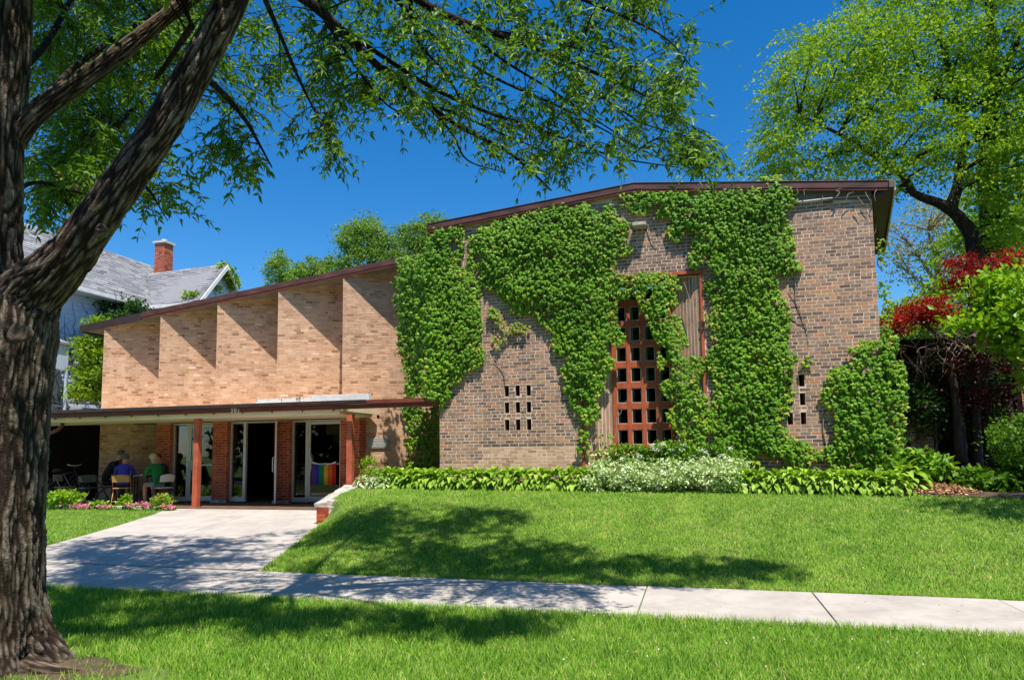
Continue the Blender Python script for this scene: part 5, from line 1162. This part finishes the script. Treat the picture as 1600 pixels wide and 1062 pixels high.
w2 = ['right of the white variegated shrubs', 'second from the white variegated shrubs', 'under the left edge of the tall ivy column', 'under the tall ivy column', 'under the right edge of the tall ivy column', 'below the narrow slots', 'below the bare right brickwork', 'left of the low corner ivy', 'under the low corner ivy', 'last in the row beside the mulch']
for i, x in enumerate(np.linspace(.82, 3.3, 10)): hosta(x, 13.5-.05*i*.6, 'broad green hosta clump '+w2[i], .9, 96)
hosta(3.55, 13.55, 'broad green hosta behind the last clump at the corner', 1.2, 36)
sh_l = ['leftmost white-edged shrub of the low mass below the window', 'second white-edged shrub below the window', 'third white-edged shrub below the window', 'white-edged shrub right of the window foot', 'rightmost white-edged shrub next to the broad hostas']
for i, x in enumerate((-1.85, -1.25, -.65, -.05, .50)):
    t = empty('variegated_shrub', (0, 0, 0), label=sh_l[i], cat='shrub', group='white-edged shrubs below the window')
    c = (x, 13.62-.04*i, 1.0); foliage('foliage', [((c[0], c[1], 1.0), (.38, .32, .30)), ((c[0]+.1, c[1]+.2, 1.12), (.38, .25, .30))], 170, 28, .06, .06, 'varieg', t, seed=50+i, up=1.1)
    k = MB(); 
    for q in range(8): k.tube([(x+random.uniform(-.05, .05), c[1], .78), (x+random.uniform(-.25, .25), c[1]+random.uniform(-.2, .2), 1.1)], [.006, .003], 4)
    k.build('stem', M['stem'], t)
fs_ = ['white-flowering shrub directly under the tall window', 'white-flowering shrub under the right side of the window', 'white-flowering shrub between the window and the ivy column']
for i, (x0, y0) in enumerate(((985, 712), (1050, 705), (1110, 712))):
    p = atY(x0, y0, 14.0); t = empty('flowering_shrub', (0, 0, 0), label=fs_[i], cat='shrub', group='white-flowering shrubs behind the variegated ones')
    foliage('foliage', [(tuple(p), (.45, .16, .20)), ((p.x, p.y, p.z-.25), (.45, .16, .22))], 90, 24, .085, .07, 'ivy', t, seed=60+i, up=1)
    g_ = np.random.default_rng(70+i); C_ = np.stack([g_.uniform(p.x-.4, p.x+.4, 14 if i else 5), g_.uniform(p.y-.22, p.y-.08, 14 if i else 5), g_.uniform(p.z-.08, p.z+.16, 14 if i else 5)], 1)
    P = (C_[:, None, :]+g_.normal(0, 1, (len(C_), 22, 3))*np.array([.035, .03, .014])).reshape(-1, 3); X, Y_, Z = frames(g_.normal(size=P.shape), g_.normal(0, .3, P.shape)+np.array([0, -.4, 1]))
    me = scatter_mesh('flowers', leaf_q, leaf_qf, P, X, Y_, Z, np.full(len(P), .035), g_.random(len(P))); link('flowers', me, M['flower_white'], t, 'stuff')
# tree standing just outside the right edge, shading that corner of the lawn
T2 = empty('shade_tree', (0, 0, 0), label='leafy tree overhanging the right-hand end of the lawn', cat='tree')
Cx = foliage('crown', [((6.6, 10.2, 6.2), (1.7, .75, .8)), ((8.3, 10.6, 6.8), (1.8, 1.4, 1.2))], 260, 40, .12, .25, 'tree_leaf', T2, seed=77, up=.8)
k = MB(); tp2 = limb(k, [(9.0, 10.6, .6, .22), (8.9, 10.5, 3, .17), (8.3, 10.4, 5, .12), (7.2, 10.3, 6.2, .04)]); twigs_to(k, Cx, tp2, 60, .02, 7); k.build('trunk', M['bark_dark'], T2, smooth=True)
# small shrub by the second canopy post
tree('small_shrub', 'small yellow-green shrub beside the right canopy post', [E(577, 728, 14.7, .20, .18, .20), E(585, 742, 14.6, .26, .2, .16)], [[px(580, 765, 14.6, .015), px(580, 745, 14.6, .01), px(578, 722, 14.6, .004)]], 60, 22, .055, .06, 'lime_leaf', 35, cat='shrub', tw=25, tr=.006, bark='stem', up=.9)
# right-hand bed: leafy perennials
gp = 'leafy perennials in the shaded right bed'
for i, (x, y, a, mt, lab) in enumerate([(1425, 725, .28, 'ivy', 'bright leafy perennial beside the corner hosta'), (1455, 735, .32, 'ivy', 'leafy perennial just behind the mulch mound'), (1490, 755, .35, 'ash_leaf', 'low dark green perennial right of the mulch mound'), (1525, 755, .35, 'ash_leaf', 'low perennial in the middle of the shaded bed'), (1560, 765, .35, 'ash_leaf', 'low perennial near the rounded shrub'), (1590, 760, .35, 'dark_leaf', 'dark low perennial at the right edge of the bed')]):
    p = atY(x, y, 13.9+.02*i); t = empty('perennial', (0, 0, 0), label=lab, cat='plant', group=gp); foliage('foliage', [((p.x, p.y, max(.95, p.z)), (a, .25, .22))], 42, 16, .14, .1, mt, t, seed=80+i, up=1.2, droop=.3)
    k = MB(); [k.tube([(p.x, p.y, .8), (p.x+random.uniform(-.2, .2), p.y+random.uniform(-.1, .1), p.z+.05)], [.007, .003], 4) for _ in range(7)]; k.build('stem', M['stem_dark'], t)
# mulch mound
ml = MB(); c = Vector((3.95, 13.55, .80)); n = 26; vs = [c+Vector((0, 0, .16))]
for rI, (q, h) in enumerate(((.35, .13), (.7, .07), (1, .0))):
    for i in range(n):
        a = 2*math.pi*i/n; vs.append(c+Vector((math.cos(a)*q*.75, math.sin(a)*q*.42, h+random.uniform(-.01, .01))))
fs = [(0, 1+i, 1+(i+1) % n) for i in range(n)]+[(1+r_*n+i, 1+r_*n+(i+1) % n, 1+(r_+1)*n+(i+1) % n, 1+(r_+1)*n+i) for r_ in range(2) for i in range(n)]
MU = empty('mulch_mound', (0, 0, 0), label='reddish bark mulch mound at the corner of the building', cat='mulch')
ml.add([tuple(v) for v in vs], fs); ml.build('mound', M['mulch'], MU, smooth=True)
g_ = np.random.default_rng(5); n = 2600; rr_ = np.sqrt(g_.random(n)); aa = g_.random(n)*6.28; P = np.stack([c.x+np.cos(aa)*rr_*.78+g_.normal(0, .02, n), c.y+np.sin(aa)*rr_*.45, c.z+.165*(1-rr_**1.5)], 1)
X, Y_, Z = frames(g_.normal(size=P.shape)*np.array([1, 1, .25]), g_.normal(0, .3, P.shape)+np.array([0, 0, 1])); me = scatter_mesh('chips', leaf_q, leaf_qf, P, X, Y_, Z, g_.uniform(.03, .07, n), g_.random(n)); link('chips', me, M['mulch'], MU, 'stuff')

for i, (x, y) in enumerate(((-30, -13), (-24, -17), (-19, -14), (-14, -16), (-9, -14), (-4, -17), (2, -15), (9, -16), (17, -18))):
    t = empty('street_tree', (0, 0, 0), label='broad green tree across the street, reflected in the glass doors and windows', cat='tree', group='trees across the street')
    foliage('crown', [((x, y, 7.5), (4.6, 3, 4.2)), ((x+2, y+.5, 4.5), (3.4, 2, 3.6)), ((x-2, y+.5, 3.2), (3.4, 2, 3.2)), ((x, y-1, 11), (3, 2.5, 2.2))], 420, 14, .7, .6, 'dark_leaf', t, seed=300+i)
    k = MB(); limb(k, [(x, y, -.2, .4), (x+.1, y, 3, .3), (x, y, 8, .12)], 8); k.build('trunk', M['bark_dark'], t, smooth=True)
# ------------------------------------------------------------------ left flower bed
k = MB(); k.box((-18, 14.08, .1), (-12.75, 14.26, .36)); k.build('bed_edging', M['concrete'], kind='structure', bevel=.01)
def clump_plant(name, label, x, y, Y, r, h, n, size, mat, cat, seed, flowers=None, nf=0, group=None):
    p = atY(x, y, Y); t = empty(name, (0, 0, 0), label=label, cat=cat, group=group); foliage('foliage', [(tuple(p), (r, r*.7, h))], n, 18, size, .045, mat, t, seed=seed, up=1)
    if flowers:
        g_ = np.random.default_rng(seed); Cc = np.stack([g_.uniform(p.x-r, p.x+r, nf), g_.uniform(p.y-r*.8, p.y, nf), g_.uniform(p.z-h*.2, p.z+h*1.05, nf)], 1); P = (Cc[:, None, :]+g_.normal(0, .018, (nf, 8, 3))).reshape(-1, 3)
        X, Y_, Z = frames(g_.normal(size=P.shape), g_.normal(0, .4, P.shape)+np.array([0, -.5, 1])); me = scatter_mesh('flowers', leaf_q, leaf_qf, P, X, Y_, Z, np.full(len(P), .05), g_.random(len(P))); link('flowers', me, M[flowers], t, 'stuff')
    k = MB(); [k.tube([(p.x+random.uniform(-.05, .05), p.y, p.z-h-.06), (p.x+random.uniform(-r, r)*.7, p.y, p.z+h*.5)], [.006, .003], 4) for _ in range(6)]; k.build('stem', M['stem_dark'], t); return t
gpk = 'pink flowers edging the left bed'
clump_plant('pink_flowers', 'pink flowers left of the black folding chair feet', 132, 791, 13.95, .30, .06, 16, .05, 'ivy', 'flowers', 91, 'flower_pink', 26, gpk)
clump_plant('pink_flowers', 'small pink flowers between the chair feet', 170, 792, 13.95, .20, .04, 12, .05, 'ivy', 'flowers', 92, 'flower_pink', 12, gpk)
clump_plant('pink_flowers', 'pink flowers below the woman in green', 222, 789, 13.95, .32, .07, 16, .05, 'ivy', 'flowers', 93, 'flower_pink', 26, gpk)
clump_plant('pink_flowers', 'pink flowers beside the round golden shrub', 265, 793, 13.9, .16, .06, 10, .05, 'ivy', 'flowers', 94, 'flower_pink', 14, gpk)
clump_plant('leafy_clump', 'large lime-green leafy clump at the trunk side of the bed', 98, 778, 14.0, .55, .16, 60, .10, 'lime_leaf', 'plant', 95)
clump_plant('leafy_clump', 'small lime-green clump under the black chair', 152, 788, 13.98, .18, .07, 18, .08, 'lime_leaf', 'plant', 96)
clump_plant('leafy_clump', 'upright light green sprig beside the tan chair', 198, 781, 14.0, .14, .13, 12, .09, 'lime_leaf', 'plant', 97)
clump_plant('golden_shrub', 'small round golden-green shrub at the end of the left bed', 255, 782, 14.0, .19, .15, 50, .055, 'ivy_yellow', 'shrub', 98)

# ------------------------------------------------------------------ folding chairs, table, people
def folding_chair(label, x, y, rz, mt, plastic=False, z=.325):
    t = empty('folding_chair', (x, y, z), rz, label=label, cat='chair', group='folding chairs round the table')
    def leg(p): k = MB(); k.tube(p, .011, 6); k.build('leg', mt if not plastic else M['chair_black'], t, smooth=True)
    for s in (-.21, .21):
        leg([(s, .24, 0), (s, -.02, .45), (s, -.20, .80)] if False else [(s, -.26+.48, 0), (s, .02, .43), (s, -.19, .80)])
        leg([(s*.95, -.24, 0), (s*.95, -.05, .30), (s*.95, .14, .46)])
    k = MB(); 
    n = 8; vs = []
    for i in range(n+1):
        a = -1+2*i/n; yb = -.185-.03*(1-a*a)
        for (yy, zz) in ((yb, .60), (yb-.025, .80), (yb-.037, .80), (yb-.012, .60)): vs.append((a*.20, yy-.0, zz+(0 if zz < .7 else -.04*a*a)))
    fs = [(4*i+j, 4*i+(j+1) % 4, 4*i+4+(j+1) % 4, 4*i+4+j) for i in range(n) for j in range(4)]+[(3, 2, 1, 0), (4*n, 4*n+1, 4*n+2, 4*n+3)]
    k.add(vs, fs); k.build('backrest', mt, t, smooth=False)
    k = MB(); k.box((-.19, -.18, .43), (.19, .20, .455)); k.build('seat', mt, t, bevel=.01)
    k = MB(); k.tube([(-.2, .2, .08), (.2, .2, .08)], .008, 6); k.tube([(-.2, -.22, .10), (.2, -.22, .10)], .008, 6); k.build('stretcher', mt if not plastic else M['chair_black'], t)
    return t
# rz = 0 : sitter faces +Y (into the scene), backrest towards the camera
folding_chair('tan metal folding chair under the person in blue', -14.78, 14.98, R(34), M['chair_tan'])
folding_chair('charcoal metal folding chair beside the person in black', -15.88, 14.98, R(36), M['chair_black'])
folding_chair('dark folding chair under the person in black', -15.72, 15.25, R(-40), M['chair_black'])
folding_chair('dark folding chair under the balding person behind the table', -15.75, 15.99, R(-150), M['chair_black'])
folding_chair('dark folding chair hidden behind the blond woman', -14.2, 15.98, R(165), M['chair_black'])
folding_chair('white plastic folding chair under the woman in green', -13.62, 15.12, R(75), M['chair_white'], True)
folding_chair('beige folding chair turned sideways at the left of the group', -17.1, 15.35, R(-75), M['chair_tan_dull'])
TB = empty('table', (-14.95, 15.62, .325), label='dark round table between the seated people', cat='table', rz=0)
k = MB(); n = 28; k.tube([(0, 0, .71), (0, 0, .74)], .50, n); k.build('tabletop', M['table'], TB)
for a in (.6, 2.2, 3.8, 5.4): k = MB(); k.tube([(.32*math.cos(a), .32*math.sin(a), 0), (.28*math.cos(a), .28*math.sin(a), .71)], .015, 6); k.build('leg', M['table'], TB)
k = MB(); k.box((-.15, -.1, 0), (.15, .1, .02), M=Matrix.Translation((-14.62, 15.42, 1.068)) @ Matrix.Rotation(.4, 4, 'Z')); o = k.build('papers', M['paper']); tag(o, 'small stack of pale papers on the table edge near the woman in green', 'papers')

def person(label, x, y, rz, shirt, legs_m, hair, z=.325, lean=.18, arms='table', hairlen=0, skinlegs=False, s=1.0, bald=False):
    t = empty('person', (x, y, z), rz, label=label, cat='person', group=None); t.scale = (s, s, s)
    V = []; Rr = []; Ed = []
    def nd(p, r, parent=None):
        V.append(p); Rr.append(r); i = len(V)-1
        if parent is not None: Ed.append((parent, i))
        return i
    pel = nd((0, 0, .53), (.155, .13)); bel = nd((0, -.0+lean*.25, .68), (.145, .115), pel); che = nd((0, lean*.75, .88), (.165, .12), bel); uch = nd((0, lean*1.0, .99), (.13, .09), che); nek = nd((0, lean*1.2, 1.07), (.05, .052), uch)
    hd0 = nd((0, lean*1.45+.01, 1.15), (.066, .072), nek); hd1 = nd((0, lean*1.55+.02, 1.235), (.074, .09), hd0); hd2 = nd((0, lean*1.6+.01, 1.305), (.052, .062), hd1)
    for sd in (-1, 1):
        hip = nd((sd*.09, .05, .52), (.09, .085), pel); kn = nd((sd*.12, .44, .53), (.062, .062), hip); md = nd((sd*.12, .45, .32), (.052, .056), kn); an = nd((sd*.12, .42, .09), (.035, .038), md); to = nd((sd*.13, .52, .035), (.034, .028), an); nd((sd*.135, .62, .028), (.026, .020), to)
        sh_ = nd((sd*.185, lean*.95, .98), (.058, .058), uch); el = nd((sd*.25, lean+.09, .74), (.042, .042), sh_)
        wr = nd((sd*.14, lean+.30, .785), (.026, .024), el); pm = nd((sd*.105, lean+.36, .79), (.034, .016), wr)
        for f in range(4): 
            b_ = nd((sd*(.135-.021*f), lean+.405+.004*f, .79), (.0085, .0085), pm); c_ = nd((sd*(.13-.022*f), lean+.438+.006*(1.5-abs(f-1.5)), .783), (.0078, .0078), b_); nd((sd*(.127-.022*f), lean+.458+.008*(1.5-abs(f-1.5)), .772), (.0065, .0065), c_)
        th = nd((sd*.075, lean+.37, .795), (.010, .010), pm); nd((sd*.055, lean+.395, .79), (.008, .008), th)
    me = bpy.data.meshes.new('body'); me.from_pydata(V, Ed, []); o = bpy.data.objects.new('body', me); COL.objects.link(o)
    md_ = o.modifiers.new('s', 'SKIN'); 
    for i, r in enumerate(Rr): me.skin_vertices[0].data[i].radius = r
    me.skin_vertices[0].data[0].use_root = True
    md_.use_smooth_shade = True; sb_ = o.modifiers.new('u', 'SUBSURF'); sb_.levels = 2; sb_.render_levels = 2
    dg = bpy.context.evaluated_depsgraph_get(); me2 = bpy.data.meshes.new_from_object(o.evaluated_get(dg)); bpy.data.objects.remove(o)
    ob = link('body', me2, [M['skin'], shirt, legs_m, M['black']], t)
    me2.materials.clear(); [me2.materials.append(m) for m in (M['skin'], shirt, legs_m, M['black'])]
    for p in me2.polygons:
        c = p.center; m = 1
        if c.z > 1.075 and abs(c.x) < .13: m = 0
        elif c.z < .62 and c.y > .02 or c.z < .52: m = 2
        if m == 2 and skinlegs and c.z < .50 and c.y > .3: m = 0
        if c.z < .085 or (c.y > .47 and c.z < .1): m = 3
        if c.y > lean+.30 and c.z > .74 and c.z < .85: m = 0
        p.material_index = m
    # hair cap, ears, nose, eyes
    hc = Vector((0, lean*1.55+.012, 1.245))
    if not bald:
        k = MB(); n1, n2 = 14, 9; vs = []; ext_ = hairlen
        for i in range(n2+1):
            for j in range(n1):
                th_ = (math.pi*(.60+.16*ext_))*i/n2; ph = 2*math.pi*j/n1; fr = math.sin(ph)
                th2 = th_*(1 if fr < .3 else .62); r_ = 1.08+.12*ext_+.05*math.sin(ph*5+i)
                vs.append(hc+Vector((.082*r_*math.sin(th2)*math.cos(ph), .099*r_*math.sin(th2)*math.sin(ph)-.008, .098*r_*math.cos(th2))))
        fs = [(i*n1+j, i*n1+(j+1) % n1, (i+1)*n1+(j+1) % n1, (i+1)*n1+j) for i in range(n2) for j in range(n1)]; k.add(vs, fs); k.build('hair', hair, t, smooth=True)
    k = MB(); k.tube([hc+Vector((0, .075, .0)), hc+Vector((0, .108, -.03))], [.010, .015], 6); [k.tube([hc+Vector((sd*.073, -.005, .01)), hc+Vector((sd*.088, -.012, -.035))], [.015, .010], 6) for sd in (-1, 1)]; k.build('nose_and_ears', M['skin'], t, smooth=True)
    k = MB(); [k.tube([hc+Vector((sd*.03, .076, .006)), hc+Vector((sd*.03, .089, .005))], [.010, .007], 6) for sd in (-1, 1)]; k.tube([hc+Vector((-.022, .083, -.058)), hc+Vector((0, .09, -.06)), hc+Vector((.022, .083, -.058))], .005, 5); k.build('eyes_and_mouth', M['black'], t)
    return t
person('person in a blue shirt seated with back to the camera on the tan chair', -14.78, 14.98, R(34), M['cloth_blue'], M['cloth_navy'], M['hair_grey'], lean=.24)
person('grey-haired person in black leaning over the left side of the table', -15.72, 15.25, R(-40), M['cloth_black'], M['cloth_black'], M['hair_grey'], lean=.26, s=1.08)
person('balding ruddy-faced person in a pale blue shirt behind the table', -15.75, 15.99, R(-150), M['cloth_pale'], M['cloth_navy'], M['hair_grey'], lean=.25, bald=True)
person('blond woman in a green sweater and grey shorts seated facing left', -13.74, 15.15, R(75), M['cloth_green'], M['cloth_grey'], M['hair_blond'], lean=.20, hairlen=1, skinlegs=True)
person('dark-haired person partly hidden behind the blond woman', -14.2, 15.98, R(165), M['cloth_navy'], M['cloth_black'], M['hair_brown'], lean=.22)
# bicycle leaning in the dark corner behind the trunk
BK = empty('bicycle', (-17.55, 15.7, .325), R(8), label='dark bicycle with pale handlebar parked in the shade beside the trunk', cat='bicycle')
for x in (-.52, .52):
    k = MB(); n = 28; k.tube([(x+.33*math.cos(2*math.pi*i/n), 0, .34+.33*math.sin(2*math.pi*i/n)) for i in range(n+1)], .016, 6, cap=False); w = k.build('wheel', M['black'], BK, smooth=True)
    k = MB(); [k.tube([(x, 0, .34), (x+.32*math.cos(a*math.pi/8), 0, .34+.32*math.sin(a*math.pi/8))], .0025, 3) for a in range(16)]; k.build('spokes', M['alu'], w)
k = MB(); fr_ = [((-.52, .34), (-.12, .32)), ((-.12, .32), (-.20, .82)), ((-.12, .32), (.36, .80)), ((-.20, .76), (.34, .86)), ((-.52, .34), (-.20, .72)), ((.52, .34), (.36, .88)), ((.36, .88), (.33, 1.02))]
for (a, b) in fr_: k.tube([(a[0], 0, a[1]), (b[0], 0, b[1])], .014, 6)
k.build('frame', M['gutter'], BK, smooth=True)
k = MB(); k.tube([(.33, -.27, 1.06), (.35, -.1, 1.03), (.33, 0, 1.03), (.35, .1, 1.03), (.33, .27, 1.06)], .013, 6); k.build('handlebar', M['white_metal'], BK, smooth=True)
k = MB(); k.tube([(-.32, 0, .88), (-.18, 0, .90), (-.02, 0, .89)], [.06, .05, .02], 8); k.build('saddle', M['black'], BK, smooth=True)

# ------------------------------------------------------------------ grass blades
def grass(name, cnt, sampler, h0, h1, wd, label, seed, lean=.35, tone_mu=.45):
    g_ = np.random.default_rng(seed); P = sampler(g_, cnt); n = len(P)
    hgt = g_.uniform(h0, h1, n); T = np.stack([g_.normal(0, lean, n), g_.normal(0, lean, n), np.ones(n)], 1); az = g_.random(n)*np.pi
    N_ = np.stack([np.cos(az), np.sin(az), np.zeros(n)], 1); X, Y_, Z = frames(T, N_)
    tv = [(-.5, 0, 0), (.5, 0, 0), (.32, .55, .08), (-.32, .55, .08), (0, 1, .28)]; tf = [(0, 1, 2, 3), (3, 2, 4)]
    S = np.stack([np.full(n, wd)*g_.uniform(.7, 1.3, n), hgt, hgt], 1)
    me = scatter_mesh(name, tv, tf, P, X, Y_, Z, S, np.clip(g_.normal(tone_mu, .27, n), 0, 1)); o = link(name, me, M['grass'], None, 'stuff'); o['label'] = label; o['category'] = 'grass'; return o
gzv = np.vectorize(gz)
def samp_front(g_, n):
    y = 6.84-(6.84-3.3)*g_.random(n)**1.15; x = g_.uniform(-1.30, .46, n)*y; k_ = (np.hypot(x+5.2, y-4.2) > .44+.10*np.sin(5*np.arctan2(y-4.2, x+5.2)+1.1)+.12*g_.random(n))
    # thin, muddy patch at the foot of the trunk
    k_ &= ~((np.hypot((x+4.45)/.8, (y-4.25)/.28) < 1) & (g_.random(n) < .8)); x, y = x[k_], y[k_]
    e = y > YW0-.02; k2 = ~e | (g_.random(len(x)) < .25); x, y = x[k2], y[k2]; return np.stack([x, y, gzv(x, y)-.012], 1)
grass('grass', 120000, samp_front, .035, .085, .0075, 'green grass of the strip between the camera and the sidewalk', 1)
def samp_main(g_, n):
    y = 8.30+(14.0-8.30)*g_.random(n); x = g_.uniform(-.78, .50, n)*y-.0; xr = drive_right(y); yf = np.interp(x, [-7.6, -6.3, -1.9, .9, 3.3, 5.5, 9], [14.35, 14.3, 13.78, 13.48, 13.2, 12.75, 12.45])
    k_ = (x > xr+np.where(y > 12.2, .30, .02)) & (y < yf); x, y = x[k_], y[k_]; return np.stack([x, y, gzv(x, y)-.012], 1)
grass('grass', 170000, samp_main, .03, .065, .010, 'mown green lawn sloping up to the brick building', 2, tone_mu=.55)
def samp_left(g_, n):
    y = 8.32+(14.06-8.32)*g_.random(n); x = g_.uniform(-1.32, -.80, n)*y; xl = np.interp(y, [8.3, 9.67, 11.5, 13.2, 14.18], [-10.75, -10.95, -11.5, -12.1, -12.6])
    k_ = x < xl-.01; x, y = x[k_], y[k_]; return np.stack([x, y, gzv(x, y)-.012], 1)
grass('grass', 30000, samp_left, .03, .065, .010, 'small lawn left of the driveway in front of the flower bed', 3)
# strands leaning over the sidewalk edges and dry grass along the far edge
def samp_edge(g_, n):
    x = g_.uniform(-8.5, 3.4, n); y = np.where(g_.random(n) < .5, YW0+g_.normal(0, .02, n), YW1+.015+np.abs(g_.normal(0, .03, n))); k_ = (y < 7.5) | (x > -5.7); x, y = x[k_], y[k_]; return np.stack([x, y, np.full(len(x), -.01)], 1)
grass('grass', 14000, samp_edge, .04, .11, .006, 'longer unmown grass fringe along both sidewalk edges', 4, lean=.55, tone_mu=.7)
# fallen bits of leaf and twig on the walk and lawns
g_ = np.random.default_rng(16); n = 420; y = g_.uniform(4.6, 12.8, n); x = g_.uniform(-.85, .44, n)*y; P = np.stack([x, y, gzv(x, y)+np.where((y > YW0) & (y < YW1), .018, .045)], 1)
X, Y_, Z = frames(g_.normal(size=P.shape)*np.array([1, 1, .15]), g_.normal(0, .25, P.shape)+np.array([0, 0, 1])); o = link('leaf_litter', scatter_mesh('leaf_litter', leaf_q, leaf_qf, P, X, Y_, Z, g_.uniform(.012, .035, n), g_.random(n)), M['mulch'], None, 'stuff'); o['label'] = 'scattered dry leaf bits on the lawns and the walk'; o['category'] = 'litter'
# white clover heads
g_ = np.random.default_rng(6); n = 70; y = np.where(g_.random(n) < .4, g_.uniform(4.2, 6.6, n), g_.uniform(8.6, 12.5, n)); x = g_.uniform(-.5, .42, n)*y; k_ = x > drive_right(np.clip(y, 8.3, 16))+.5; x, y = x[k_ | (y < 7)], y[k_ | (y < 7)]; n = len(x)
P = np.stack([x, y, gzv(x, y)+.055], 1); X = np.tile([1., 0, 0], (n, 1)); Y_ = np.tile([0., 1, 0], (n, 1)); Z = np.tile([0., 0, 1], (n, 1))
oc = [(-1,0,0),(0,-1,0),(1,0,0),(0,1,0),(0,0,1),(0,0,-1)]; of = [(0,1,4),(1,2,4),(2,3,4),(3,0,4),(1,0,5),(2,1,5),(3,2,5),(0,3,5)]
o = link('clover_flowers', scatter_mesh('clover_flowers', oc, of, P, X, Y_, Z, g_.uniform(.005, .010, n), g_.random(n)), M['flower_white'], None, 'stuff'); o['label'] = 'tiny white clover heads dotted over the lawns'; o['category'] = 'clover'
